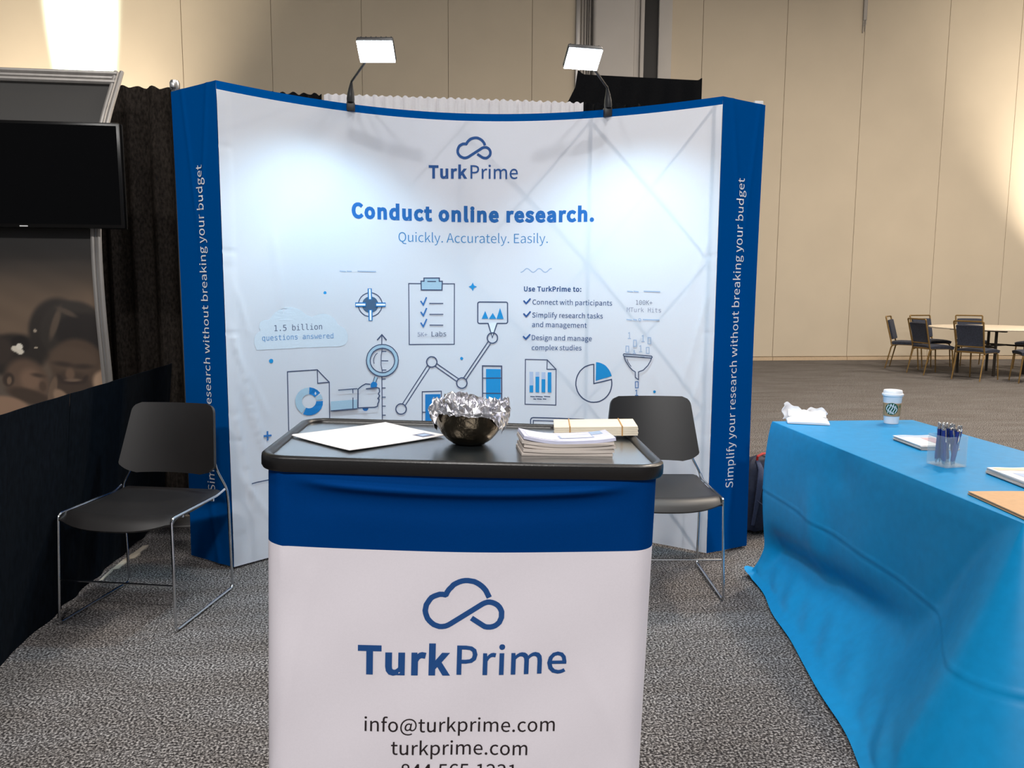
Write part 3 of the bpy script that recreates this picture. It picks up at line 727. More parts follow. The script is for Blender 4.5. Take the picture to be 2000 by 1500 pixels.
# ================================================================== curved display wall
DX0, DX1, ZT, ZB = -0.858, 1.452, 2.235, 0.012


def cy(x):
    return 4.304 - .404 * (x - .275) ** 2


_N = 600
_X = [DX0 - .05 + (DX1 - DX0 + .1) * i / _N for i in range(_N + 1)]
_S = [0.0]
for i in range(_N):
    _S.append(_S[-1] + math.hypot(_X[i + 1] - _X[i], cy(_X[i + 1]) - cy(_X[i])))


def x_of(s):
    lo, hi = 0, _N
    s += _S0
    while hi - lo > 1:
        m_ = (lo + hi) // 2
        if _S[m_] <= s:
            lo = m_
        else:
            hi = m_
    return _X[lo] + (_X[hi] - _X[lo]) * (s - _S[lo]) / (_S[hi] - _S[lo])


_S0 = 0.0
_S0 = [s for s, x in zip(_S, _X) if x <= DX0][-1]
_S0 += math.hypot(DX0 - [x for x in _X if x <= DX0][-1], cy(DX0) - cy([x for x in _X if x <= DX0][-1]))
SL = 2.6115
CREASES = [((.03, 1.12), (.17, .60), .007, .014), ((.05, .92), (.22, .40), .006, .012), ((.03, .75), (.12, .25), .006, .014), ((.10, .95), (.20, .72), .004, .012),
           ((.06, 1.32), (.12, 1.1), .004, .012), ((.04, .45), (.25, .12), .005, .02), ((.40, 1.05), (.52, .5), .0025, .02),
           ((2.57, 1.3), (2.45, .85), .006, .014), ((2.58, 1.0), (2.42, .5), .006, .014), ((2.55, .6), (2.45, .2), .005, .016), ((2.58, 1.6), (2.46, 1.3), .004, .014),
           ((2.3, .9), (2.5, .35), .003, .02), ((1.2, 1.0), (1.25, .3), .002, .025), ((1.9, 1.0), (1.8, .3), .002, .025), ((.25, 1.6), (.3, 1.2), .003, .02)]


def disp(s, z):
    d = 0.0
    for (a, b), (c, e), am, wd in CREASES:
        dx, dz = c - a, e - b
        l2 = dx * dx + dz * dz
        t_ = ((s - a) * dx + (z - b) * dz) / l2
        if -0.2 < t_ < 1.2:
            px, pz = s - a - t_ * dx, z - b - t_ * dz
            q = (px * px + pz * pz) / (wd * wd)
            if q < 9:
                sgn = 1 if px * dz - pz * dx > 0 else -1
                d += am * exp(-q) * (smooth01((t_ + .2) / .4) * smooth01((1.2 - t_) / .4)) * (1 - 0.35 * sgn)
    e_ = min(s, SL - s)
    if e_ < .07:
        d += .004 * smooth01((.07 - e_) / .02)
        for zz in (.16, .62, .74, 1.12, 1.42, 1.49, 1.95):
            d -= .003 * exp(-((z - zz) / .006) ** 2)
    return d * smooth01(z / .1) * smooth01((ZT - z) / .1)


def DP(s, z, off=0.0):
    x = x_of(s)
    g = -.808 * (x - .275)
    l_ = math.hypot(g, 1)
    o = off + disp(s, z)
    return Vector((x + g / l_ * o, cy(x) - 1 / l_ * o, z))


disp_root = thing('display_wall', 'tall curved fabric display wall printed with blue slogans and line icons', 'display', (0.29, 4.0, 0))
fp = MB()
rows = [ZB + (ZT - .037 - ZB) * j / 170 for j in range(171)] + [ZT - .030, ZT - .02, ZT - .01, ZT]
NC = 200
vs = [DP(SL * i / NC, z) for z in rows for i in range(NC + 1)]
fs, mi = [], []
for j in range(len(rows) - 1):
    for i in range(NC):
        a = j * (NC + 1) + i
        fs.append([a, a + 1, a + NC + 2, a + NC + 1])
        mi.append(1 if j >= 170 else 0)
fp.add(vs, fs, mi)
front = fp.build('fabric_panel', [M_FABW, M_FABB], disp_root, smooth=60)
ART = json.loads('''{"logo":[["L","navy",14,0,[1377,2078,1374,2086,1369,2093,1363,2100,1356,2105,1348,2109,1340,2112,1331,2113,1322,2112,1313,2110,1305,2107,1297,2102,1291,2096,1285,2089,1281,2081,1280,2080,1271,2081,1262,2080,1254,2076,1246,2071,1241,2064,1237,2055,1235,2047,1235,2038,1238,2029,1243,2022,1249,2016,1257,2012,1266,2009,1275,2009,1283,2011,1292,2015,1363,2061,1370,2064,1377,2065,1385,2065,1392,2062,1398,2058,1403,2052,1406,2045,1407,2038,1406,2030,1403,2023,1398,2018,1392,2013,1385,2010,1377,2010,1370,2011,1363,2014,1341,2028]],["T","S",0.035,"navy","Turk",1082,1285,1901,1906],["T","S",0.006,"navy","Prime",1302,1552,1904,1904]],"headline":[["T","S",0.05,"blue","Conduct online research.",672,1961,1684,1682]],"tagline":[["T","S",-0.006,"sky","Quickly. Accurately. Easily.",919,1715,1569,1570]],"bullet_list":[["T","S",0.03,"navy2","Use TurkPrime to:",1589,1899,1316,1316],["T","S",0.004,"navy2","Connect with participants",1636,2067,1246,1245],["T","S",0.004,"navy2","Simplify research tasks",1635,2018,1177,1177],["T","S",0.004,"navy2","and management",1635,1932,1126,1126],["T","S",0.004,"navy2","Design and manage",1634,1961,1056,1057],["T","S",0.004,"navy2","complex studies",1634,1906,1002,1006],["L","navy",8,0,[1589,1265,1602,1251,1624,1276]],["L","navy",8,0,[1589,1196,1603,1182,1625,1207]],["L","navy",8,0,[1588,1074,1602,1061,1624,1085]]],"hits_caption":[["T","M",-0.006,"grey","100K+",2195,2283,1252,1252],["T","M",-0.012,"grey2","MTurk Hits",2147,2330,1214,1214],["L","pale",5.0,0,[2148,1320,2176,1318]],["L","pale",5.0,0,[2182,1320,2207,1318]],["L","pale",5.0,0,[2237,1321,2322,1319]],["L","pale",5.0,0,[2148,1175,2174,1173]],["L","pale",5.0,0,[2184,1176,2203,1174]],["L","pale",5.0,0,[2236,1177,2322,1177]],["L","pale",3.8,1,[2225,1176,2223,1179,2220,1181,2216,1181,2213,1179,2212,1175,2214,1172,2217,1170,2221,1170,2224,1172]]],"funnel_icon":[["L","pale",3.8,0,[2158,1104,2164,1108,2165,1077]],["L","pale",3.8,0,[2157,1077,2172,1077]],["L","pale",3.8,0,[2232,1092,2238,1096,2239,1064]],["L","pale",3.8,0,[2231,1064,2246,1065]],["L","pale",3.8,0,[2221,1039,2227,1043,2228,1011]],["L","pale",3.8,0,[2220,1011,2235,1012]],["L","pale",3.8,0,[2188,1012,2194,1016,2194,1002]],["L","pale",3.8,0,[2186,1002,2202,1002]],["L","pale",3.8,1,[2188,1070,2203,1070,2204,1039,2188,1038]],["L","pale",3.8,1,[2265,1086,2280,1086,2281,1055,2266,1054]],["L","pale",3.8,1,[2148,1038,2163,1038,2164,1006,2148,1005]],["L","pale",3.8,1,[2258,1035,2273,1036,2274,1005,2259,1005]],["L","mid",3.8,1,[2204,855,2219,856,2220,824,2205,823]],["L","mid",3.8,0,[2206,807,2212,812,2213,784]],["L","mid",3.8,0,[2205,784,2221,785]],["L","ink",5.0,1,[2138,997,2135,991,2138,986,2288,982,2292,987,2288,992]],["L","ink",5.0,0,[2140,986,2149,960,2170,931,2187,915,2203,906,2204,877,2221,867,2220,907,2246,918,2270,943,2283,966,2289,983]],["L","ink",3.8,0,[2156,970,2163,954,2179,933]],["L","ink",3.8,0,[2230,985,2250,985]],["L","ink",3.8,0,[2154,986,2195,985]]],"wave_mark":[["L","pale",5.0,0,[1572,1416,1576,1417,1580,
1419,1585,1422,1589,1426,1593,1430,1597,1433,1601,1436,1605,1436,1609,1435,1613,1433,1617,1430,1622,1426,1626,1422,1630,1419,1634,1417,1638,1416,1642,1417,1646,1420,1651,1423,1655,1427,1659,1431,1663,1434,1667,1436,1671,1436,1675,1435,1679,1433,1684,1429,1688,1425,1692,1421,1696,1418,1700,1417,1704,1416,1708,1418,1713,1420,1717,1424,1721,1428,1725,1432,1729,1435,1733,1436,1737,1436]]],"dash_mark":[["L","pale",5.0,0,[604,1413,634,1411]],["L","pale",5.0,0,[641,1413,665,1412]],["L","pale",5.0,0,[699,1414,795,1413]]],"speckle_marks":[["P","cyan",[530,1304,529,1308,526,1311,522,1312,518,1311,515,1308,513,1304,514,1300,517,1298,521,1297,526,1298,529,1300]],["P","cyan",[239,978,238,984,234,988,228,989,223,988,218,985,217,980,218,974,222,970,228,968,233,969,238,973]],["P","cyan",[1263,953,1261,957,1258,960,1254,962,1250,961,1247,958,1246,953,1247,949,1250,946,1254,945,1258,946,1261,949]],["P","cyan",[2315,810,2314,814,2311,816,2308,817,2304,816,2301,813,2300,809,2301,806,2304,803,2308,802,2312,804,2314,806]],["P","cyan",[1314,1361,1321,1345,1337,1338,1321,1332,1314,1315,1306,1331,1291,1338,1306,1345]],["L","mid",9,0,[176,620,215,618]],["L","mid",9,0,[196,639,196,598]],["L","ink",5.0,0,[103,400,293,403]]],"pin_icon":[["L","ink",6.2,1,[1493,1257,1497,1256,1500,1253,1501,1249,1502,1151,1500,1147,1497,1144,1493,1143,1350,1142,1346,1143,1343,1146,1341,1150,1341,1248,1342,1252,1345,1255,1350,1257]],["P","cloth",[1398,1147,1444,1147,1420,1070]],["L","ink",6.2,0,[1397,1142,1420,1066,1445,1142]],["P","cyan",[1362,1167,1381,1209,1398,1168]],["P","cyan",[1401,1167,1422,1199,1441,1167]],["P","cyan",[1442,1167,1461,1226,1481,1167]]],"line_chart_icon":[["L","ink",5.0,0,[931,716,1069,919]],["L","ink",5.0,0,[945,706,1083,909]],["L","ink",5.0,0,[1119,927,1237,843]],["L","ink",5.0,0,[1109,914,1227,829]],["L","ink",5.0,0,[1264,847,1398,1046]],["L","ink",5.0,0,[1277,838,1412,1037]],["L","ink",6.2,1,[951,687,949,697,944,706,937,712,927,716,917,717,908,714,900,708,895,700,893,690,895,681,900,672,907,665,917,661,927,661,936,664,944,669,949,678]],["L","ink",6.2,1,[1120,936,1118,946,1113,955,1106,961,1096,964,1087,965,1077,961,1070,955,1065,947,1063,937,1065,928,1070,919,1077,913,1086,909,1096,909,1105,912,1113,918,1118,927]],["L","ink",6.2,1,[1283,819,1281,829,1277,838,1269,844,1260,848,1250,848,1241,844,1233,838,1228,830,1226,820,1228,810,1233,801,1241,795,1250,791,1260,791,1269,795,1276,801,1281,809]],["L","ink",6.2,1,[1448,1064,1447,1074,1442,1083,1434,1089,1425,1092,1415,1092,1406,1089,1399,1082,1394,1074,1392,1064,1394,1054,1399,1046,1406,1040,1415,1036,1425,1036,1434,1040,1442,1046,1447,1055]]],"bar_chart_icon":[["P","cyan2",[1055,762,1138,761,1136,521,1054,525]],["L","ink",5.0,0,[1037,526,1039,777,1143,777,1141,521]],["L","ink",5.0,0,[1038,666,1057,665]],["P","cyan",[1386,896,1466,895,1467,616,1387,616]],["L","ink",6.2,0,[1368,616,1367,913,1471,912,1473,616]],["L","ink",5.0,0,[1367,846,1472,847]],["L","ink",5.0,0,[1367,763,1472,763]],["L","ink",5.0,0,[1203,519,1204,719,
1312,717,1312,517]]],"report_icon":[["L","ink",5.0,1,[312,921,471,921,534,854,531,581,310,607]],["L","ink",5.0,0,[471,921,471,853,534,854]],["P","cyan2",[426,836,448,830,468,819,483,803,452,784,445,792,435,798,424,801]],["P","steel",[486,797,490,788,494,779,496,769,461,767,460,772,459,778,456,782]],["P","cyan2",[497,761,495,741,485,722,471,708,452,698,431,694,409,696,388,704,405,735,415,731,426,730,437,732,446,737,453,744,458,753,460,763]],["P","steel",[383,709,367,723,355,740,349,759,348,779,354,798,365,814,381,826,400,833,421,835,421,801,411,800,401,796,393,790,387,782,384,772,384,762,388,752,394,743,402,736]]],"magnifier_icon":[["L","ink",5.0,0,[819,554,820,865]],["L","ink",5.0,0,[822,1036,823,1083]],["L","ink",6.2,0,[798,1060,823,1087,847,1059]],["L","ink",5.0,0,[822,854,839,854]],["L","ink",5.0,0,[821,807,838,806]],["L","ink",5.0,0,[821,758,838,757]],["L","ink",5.0,0,[820,710,837,709]],["L","ink",5.0,0,[819,662,836,661]],["L","ink",5.0,0,[819,612,836,611]],["P","steel",[908,950,905,971,897,991,883,1009,866,1022,846,1031,824,1034,802,1032,782,1025,764,1012,750,996,741,977,738,956,741,934,749,914,762,897,779,883,800,874,822,870,844,872,864,879,882,892,896,908,904,928,908,950,890,950,888,933,881,918,870,904,856,894,839,888,822,887,804,890,788,897,775,908,764,922,758,938,756,955,758,972,765,987,776,1000,790,1010,806,1016,824,1018,841,1015,857,1008,871,997,882,983,888,967,890,950]],["L","ink",5.0,1,[910,950,908,968,902,987,891,1003,878,1017,862,1027,843,1034,824,1036,805,1035,786,1029,770,1020,756,1007,745,992,739,974,736,956,738,937,744,919,754,903,768,889,784,878,802,871,822,868,841,869,860,875,876,884,890,897,901,913,907,931]],["L","ink",5.0,1,[890,950,887,967,881,983,871,997,857,1007,841,1014,824,1017,807,1015,790,1009,776,1000,766,987,759,971,756,955,758,938,765,922,775,909,789,898,805,891,822,888,839,889,855,895,869,905,880,918,887,933]],["L","ink",3.8,0,[822,1013,816,976,815,929,822,892]],["L","ink",5.0,0,[820,1000,843,999]],["L","ink",5.0,0,[819,951,853,949]],["L","ink",5.0,0,[819,902,842,901]],["L","ink",3.8,0,[796,992,789,987,784,982,780,975,777,968,775,961,774,953,775,946,777,938]],["P","steel",[778,870,796,864,782,840,769,844]],["L","ink",3.8,0,[779,870,768,840]],["L","ink",3.8,0,[795,864,783,839]],["P","cyan2",[755,814,756,834,769,844,786,839,792,829,787,811]],["P","mid",[742,707,740,701,737,696,731,692,725,692,718,693,713,697,709,703,708,709]],["P","steel",[536,756,680,755,679,708,535,710]],["L","ink",5.0,0,[579,811,681,812]],["L","ink",5.0,0,[535,708,679,708]],["L","ink",5.0,0,[657,810,657,791]],["L","ink",5.0,0,[657,766,656,710]],["L","ink",6.2,0,[751,831,727,834,707,825,685,809,683,711,774,708,790,712,793,728,797,734,800,748,793,754,803,767,796,778,803,789,801,807,786,812,730,808]]],"target_icon":[["L","ink",5.0,1,[827,1243,826,1257,821,1270,814,1281,804,1291,792,1298,778,1303,764,1304,750,1303,736,1298,724,1291,714,1282,706,1270,701,1257,699,1244,700,1230,705,1217,712,1206,722,1196,734,1188,748,1184,762,1182,776,1183,790,1188,
802,1195,812,1205,820,1216,825,1229]],["P","slate",[807,1243,806,1254,801,1264,795,1273,786,1280,775,1284,764,1285,752,1284,742,1280,732,1273,725,1265,721,1254,719,1244,720,1233,724,1223,731,1214,740,1207,751,1203,762,1201,774,1203,784,1207,794,1213,801,1222,805,1232]],["L","cyan2",22,0,[761,1321,762,1274]],["L","cloth",10,0,[761,1321,762,1274]],["L","cyan2",22,0,[763,1212,763,1166]],["L","cloth",10,0,[763,1212,763,1166]],["L","cyan2",22,0,[687,1244,733,1244]],["L","cloth",10,0,[687,1244,733,1244]],["L","cyan2",22,0,[797,1243,840,1243]],["L","cloth",10,0,[797,1243,840,1243]]],"clipboard_icon":[["L","ink",5.0,1,[971,1353,1216,1353,1214,1030,971,1032]],["P","steel",[1037,1366,1053,1366,1053,1382,1135,1383,1135,1366,1151,1366,1149,1320,1038,1320]],["L","ink",6.2,1,[1037,1366,1053,1366,1053,1382,1135,1383,1135,1366,1151,1366,1149,1320,1038,1320]],["L","ink",5.0,0,[1072,1365,1116,1365]],["L","mid",7.5,0,[1035,1261,1048,1242,1065,1280]],["L","ink",5.0,0,[1082,1249,1154,1249]],["L","mid",7.5,0,[1035,1203,1048,1185,1065,1223]],["L","ink",5.0,0,[1082,1191,1154,1191]],["L","mid",7.5,0,[1034,1146,1047,1127,1065,1165]],["L","ink",5.0,0,[1082,1134,1153,1133]],["T","M",-0.006,"grey2","5K+",1016,1068,1074,1074],["T","M",-0.004,"ink","Labs",1091,1170,1073,1074]],"cloud_graphic":[["P","cloudc",[156,1035,144,1063,145,1093,159,1114,179,1125,171,1140,178,1167,200,1176,223,1175,233,1184,245,1200,261,1213,279,1223,299,1231,320,1234,342,1234,363,1230,383,1223,401,1212,416,1198,452,1183,469,1193,489,1199,510,1201,530,1197,549,1189,566,1177,578,1162,587,1144,601,1138,628,1118,640,1088,638,1059,623,1041,599,1033]],["T","M",-0.002,"ink","1.5 billion",250,502,1121,1122],["T","M",0,"steel2","questions answered",185,561,1078,1076]],"pie_chart_icon":[["L","ink",6.2,1,[1974,934,1971,934,1955,931,1940,926,1925,919,1913,909,1901,897,1892,883,1885,868,1880,852,1878,836,1878,819,1882,803,1887,787,1895,773,1905,761,1917,750,1931,742,1945,736,1961,732,1977,732,1993,734,2008,738,2023,746,2036,755,2048,767,2058,780,2066,795,2071,810,2074,827,2074,843,2072,859,1976,832]],["P","cyan",[1986,847,2073,877,2069,889,2064,900,2057,911,2049,920,2041,928,2031,935,2020,940,2009,944,1998,946,1986,947]]],"bar_report_icon":[["L","ink",5.0,1,[1600,950,1719,950,1768,900,1769,706,1600,705]],["L","ink",5.0,0,[1719,950,1718,899,1768,900]],["P","pale2",[1623,883,1643,883,1644,771,1624,772]],["P","cyan",[1624,809,1644,810,1644,771,1624,772]],["P","pale2",[1656,883,1676,884,1677,772,1657,773]],["P","cyan",[1656,857,1677,858,1677,772,1657,773]],["P","pale2",[1689,883,1710,883,1711,773,1690,774]],["P","cyan",[1690,845,1710,845,1711,773,1690,774]],["P","cyan",[1723,883,1743,884,1744,774,1724,775]],["L","ink",5.0,0,[1630,749,1653,748]],["L","ink",5.0,0,[1658,750,1696,749]],["L","ink",5.0,0,[1705,752,1737,751]],["L","ink",5.0,0,[1647,736,1660,735]],["L","ink",5.0,0,[1667,737,1691,736]],["L","ink",5.0,0,[1699,738,1716,737]]],"laptop_icon":[["L","ink",6.2,0,[1632,521,1631,621,1636,630,1645,633,1923,636,1941,633,
1945,621,1946,538]],["L","ink",5.0,0,[1647,521,1646,617,1929,620,1931,537]]]}''')
for nm, items in ART.items():
    print_art(items, nm, front, DP)

# blue end wings with the running slogan
LW = (Vector((DX0, cy(DX0))), Vector((-1.105, 3.985)))
RW = (Vector((DX1, cy(DX1))), Vector((1.705, 3.84)))


def wing(side):
    f_, e_ = (LW if side < 0 else RW)
    d = (e_ - f_)
    wlen = d.length
    d.normalize()
    n = Vector((d.y, -d.x)) if side > 0 else Vector((-d.y, d.x))
    if n.y > 0:
        n = -n

    def P(s, z, off=0.0):
        """s from the fold outward"""
        u = s / wlen
        bow = .012 * sin(PI * (z / ZT)) * u
        fld = .004 * exp(-((s - (.06 + .12 * (ZT - z) / .9)) / .012) ** 2) * smooth01((z - 1.35) / .3)
        fld += .003 * exp(-((s - (.24 - .10 * (ZT - z) / .9)) / .012) ** 2) * smooth01((z - 1.45) / .3)
        fld += .004 * sin(z * 7 + s * 20) * u * (1 - u) + .004 * exp(-((s - .1 - .06 * sin(z * 3)) / .02) ** 2) * smooth01((.8 - z) / .3)
        o = off + fld
        p = f_ + d * (s - bow) + n * o
        return Vector((p.x, p.y, z))
    mb = MB()
    mb.grid(lambda u, v: P(u * wlen, ZB + (ZT - ZB - .012 * u) * v), 40, 120)
    # returns wrapping to the back
    mb.grid(lambda u, v: P(wlen, ZB + (ZT - ZB - .012) * v) + Vector((-n.x, -n.y, 0)) * .05 * u + Vector((0, 0, 0)), 2, 120)
    o = mb.build('end_wing', M_FABB, disp_root, smooth=60)
    z0, z1 = (.364, 1.880) if side < 0 else (.336, 1.867)
    base = .115 if side < 0 else .156
    v, fs, a, b = text_shape('S', 'Simplify your research without breaking your budget', 0.002)
    k = (z1 - z0) / (b - a)
    kx = k * 1.0
    tm = MB()
    # reads upward: letters' tops point to the left of the viewer
    if side < 0:
        tm.add([P(base + y * kx, z0 + (x - a) * k, .0032) for x, y in v], fs)
    else:
        tm.add([P(base - y * kx, z0 + (x - a) * k, .0032) for x, y in v], fs)
    tm.build('slogan_text', PRINT['white'], o, smooth=0)


wing(-1)
wing(1)
# scissor frame behind the fabric
frame_nodes = [.02, SL * .25, SL * .5, SL * .75, SL - .02]
zs_ = [.03, .76, 1.49, 2.21]


def DF(s, z, back=.012):
    return DP(s, z, -back) if False else (lambda x: Vector((x, cy(x) + back, z)))(x_of(s))


fr = MB()
for a, b in zip(frame_nodes, frame_nodes[1:]):
    for c, e in zip(zs_, zs_[1:]):
        fr.tube([DF(a + (b - a) * k / 12, c + (e - c) * k / 12, .012) for k in range(13)], .006, 8)
        fr.tube([DF(a + (b - a) * k / 12, e + (c - e) * k / 12, .025) for k in range(13)], .006, 8)
fr.build('scissor_frame', M_ALU, disp_root)
for s in frame_nodes:
    MB().tube([DF(s, .02, .022), DF(s, 2.22, .022)], .009, 8).build('frame_upright', M_ALU, disp_root)
hk = MB().box(1.655, 1.70, 3.85, 3.885, 2.195, 2.245, bev=.004)
hk.build('corner_hook', M_LABEL, disp_root)


# flood lamps clamped on the top edge
def flood(label, base, head, watts, aim):
    b, h = Vector(base), Vector(head)
    t = thing('clip_on_flood_lamp', label, 'lamp', b, 0, 'display flood lamps')
    d = (h - b).normalized()
    st = b + Vector((0, 0, -.005))
    mid = b + Vector((0, 0, .085)) + d * .03
    MB().tube([st, b + Vector((0, 0, .012)), b + Vector((0, 0, .035)) + d * .004, b + Vector((0, 0, .062)) + d * .012, mid], [.026, .028, .025, .016, .007], 14, flat=.7).box(b.x - .02, b.x + .02, b.y - .012, b.y + .03, b.z - .045, b.z - .002, bev=.004).build('clamp', M_LAMPB, t)
    MB().tube([mid, mid.lerp(h, .5) + Vector((0, 0, .01)), h + Vector((0, 0, .02))], .006, 10).build('arm', M_LAMPB, t)
    nrm = (Vector((aim[0], aim[1], aim[2])) - h).normalized()
    face = Vector((0, -.62, -.78))
    q = face.to_track_quat('-Z', 'Y').to_matrix().to_4x4()
    yaw = Matrix.Rotation(R(-8 if b.x < 0 else 6), 4, 'Z')
    M = Matrix.Translation(h) @ yaw @ q
    hb = MB().box(-.079, .079, -.055, .055, -.004, .022, bev=.008, M=M)
    for i in range(7):
        hb.box(-.07 + i * .0215, -.064 + i * .0215, -.045, .045, .020, .034, M=M)
    hd = hb.build('lamp_head', M_LAMPB, t)
    MB().box(-.076, .076, -.052, .052, -.008, -.0035, bev=.002, M=M).build('lit_glass', M_LED, hd)
    spot('flood_beam', h + face * .02, aim, watts, (0.54, 0.82, 1.0), 110, 1.0, .05)


flood('left clip-on flood lamp leaning right over the display top', (x_of(.678), cy(x_of(.678)) - .005, ZT + .01), (-.150, 3.60, 2.335), 98, (-.56, 4.1, .15))
flood('right clip-on flood lamp leaning left over the display top', (x_of(2.022), cy(x_of(2.022)) - .005, ZT + .01), (.742, 3.57, 2.331), 98, (1.16, 4.05, .15))

# ================================================================== stacking chairs
def make_chair(label, loc, rz):
    t = thing('stacking_chair', label, 'chair', (loc[0], loc[1], 0), rz, 'black sled-base chairs at the booth')

    def seat(u, v):
        # v: 0 back, 1 front
        e = 2 * u - 1
        hw = .238 - .014 * (1 - v)
        fr = -.205 - .055 * (1 - abs(e) ** 2.4)
        y = .205 + (fr - .205) * v
        z = .456 - .018 * sin(PI * min(1, v * 1.05)) * (1 - .6 * e * e) + .004 * (1 - v) ** 3
        k = max(0, v - .84) / .16
        z -= .050 * k * k * (1 - .55 * abs(e) ** 3)
        k2 = max(0, abs(e) - .9) / .1
        z -= .006 * k2 * k2
        return (e * hw, y, z)
    MB().shell(seat, 24, 28, -.012).build('seat', M_PLASTIC, t, world=False, smooth=50)

    def back(u, v):
        e = 2 * u - 1
        z = .528 + .295 * v
        if v < .13:
            hw = .150 + .075 * math.sqrt(v / .13)
        else:
            hw = .225 - .036 * (v - .13) / .87
        r_ = .035
        dz = z - (.823 - r_)
        if dz > 0:
            hw = hw - r_ + math.sqrt(max(0, r_ * r_ - dz * dz))
        y = .205 + .075 * v + .004
        y -= .035 * e * e * (hw / .2) ** 2
        return (e * hw, y, z)
    bk = MB().shell(back, 22, 34, -.013).build('backrest', M_PLASTIC, t, world=False, smooth=50)
    for sx in (-1, 1):
        for v in (.30, .64):
            bo = MB()
            p = back((sx * .86 + 1) / 2, v)
            bo.lathe([(.0045, -.002), (.0045, .003), (.002, .0045)], 10, M=Matrix.Translation((p[0], p[1] - .001, p[2])) @ Matrix.Rotation(R(90), 4, 'X'))
            bo.build('bolt', M_CHROME, bk, world=False)
    for sx in (-1, 1):
        x = sx * .240
        pts = [(sx * .150, .262, .70), (sx * .175, .242, .60), (sx * .200, .222, .54), (sx * .243, .222, .46), (sx * .246, .226, .40), (sx * .246, .236, .010), (sx * .246, -.225, .010), (sx * .236, -.205, .448),
               (sx * .236, .15, .448), (sx * .241, .205, .462)]
        MB().tube(fillet(pts, .022), .0056, 10).build('side_frame', M_CHROME, t, world=False)
    MB().tube([(-.2405, -.214, .185), (.2405, -.214, .185)], .0042, 8).build('front_stretcher', M_CHROME, t, world=False)
    MB().tube([(-.236, -.12, .436), (.236, -.12, .436)], .0056, 8).tube([(-.236, .12, .436), (.236, .12, .436)], .0056, 8).build('seat_support', M_CHROME, t, world=False)
    return t


make_chair('black plastic chair on chrome sled legs beside the low black side drape', (-1.107, 3.366), R(-14.5))
make_chair('black plastic chair partly hidden behind the right end of the counter', (1.085, 3.405), R(-6.1))

# ================================================================== counter
KX, KR = .03, R(-4.4)
CM = Matrix.Translation((0.104, 1.77, 0)) @ Matrix.Rotation(KR, 4, 'Z')


def lean(p):
    x, y, z = p
    return CM @ Vector((x + KX * (z - 1), y, z * (1 - KX * x)))


CXO = .010
counter = thing('promo_counter', 'portable counter with black top tray, blue and white printed skirt', 'counter', (0.104, 1.77, 0), KR)


def bulge(x, hw):
    return max(0.0, 1 - ((x - CXO) / hw) ** 2)


def loop(hw, hd, r, front, n=14):
    """rounded rectangle, counter-clockwise, with a bowed front edge"""
    pts = rrect(CXO - hw, CXO + hw, -hd, hd, r, n)
    out = []
    for i, p in enumerate(pts):
        q = pts[(i + 1) % len(pts)]
        k = max(1, int(math.hypot(q[0] - p[0], q[1] - p[1]) / .012))
        for j in range(k):
            out.append((p[0] + (q[0] - p[0]) * j / k, p[1] + (q[1] - p[1]) * j / k))
    return [(x, y - (front * bulge(x, hw) if y < 0 else 0) * min(1, -y / hd)) for x, y in out]


def sweep(levels):
    """levels: list of (inset, z)"""
    mb = MB()
    rings = [loop(.408 - i, .232 - i, max(.02, .062 - i), .013) for i, z in levels]
    n = min(len(r_) for r_ in rings)
    L0 = loop(.408, .232, .062, .013)
    n = len(L0)
    vs, fs = [], []
    for i, z in levels:
        for k in range(n):
            a, b = Vector(L0[k - 1]), Vector(L0[(k + 1) % n])
            d = (b - a).normalized()
            nn = Vector((d.y, -d.x))
            p = Vector(L0[k]) - nn * i
            vs.append((p.x, p.y, z))
    for j in range(len(levels) - 1):
        for k in range(n):
            l = (k + 1) % n
            fs.append([j * n + k, j * n + l, (j + 1) * n + l, (j + 1) * n + k])
    mb.add(vs, fs)
    return mb, n


mb, n = sweep([(.022, .985), (.021, .9935), (.017, .9985), (.011, 1.0005), (.005, .9995), (.001, .996), (0, .990), (0, .975), (.003, .9695), (.012, .968), (.022, .968)])
rim = mb.build('rim', M_RIM, counter, deform=lean)
mb, n = sweep([(.0205, .9895), (.022, .991)])
mb.f.append(list(range(n, 2 * n)))
mb.m.append(0)
mb.build('tray_top', M_TRAY, counter, deform=lean, smooth=30)


def skirt_front(x, z):
    """outward displacement of the skirt's front"""
    b = bulge(x, .394)
    zr = .966 - .024 * b
    win = smooth01((b - .18) / .5)
    o = .013 * b
    o += .017 * win * exp(-((z - zr + .004) / .012) ** 2)
    o -= .006 * win * exp(-((z - zr + .040) / .022) ** 2)
    o += .0035 * exp(-((x + .355 - .05 * (1 - z)) / .008) ** 2) * smooth01((z - .70) / .1)
    o += .0012 * sin(x * 31 + z * 9) * smooth01((.75 - z) / .2) + .001 * sin(x * 17 - z * 23 + 1)
    o += .0022 * exp(-((x - .30 + .5 * (z - .5)) / .010) ** 2) * smooth01((.62 - z) / .1) + .002 * exp(-((x + .30 - .2 * (z - .7)) / .008) ** 2) * smooth01((.80 - z) / .05)
    return o


def skirt_seam(x):
    return .822


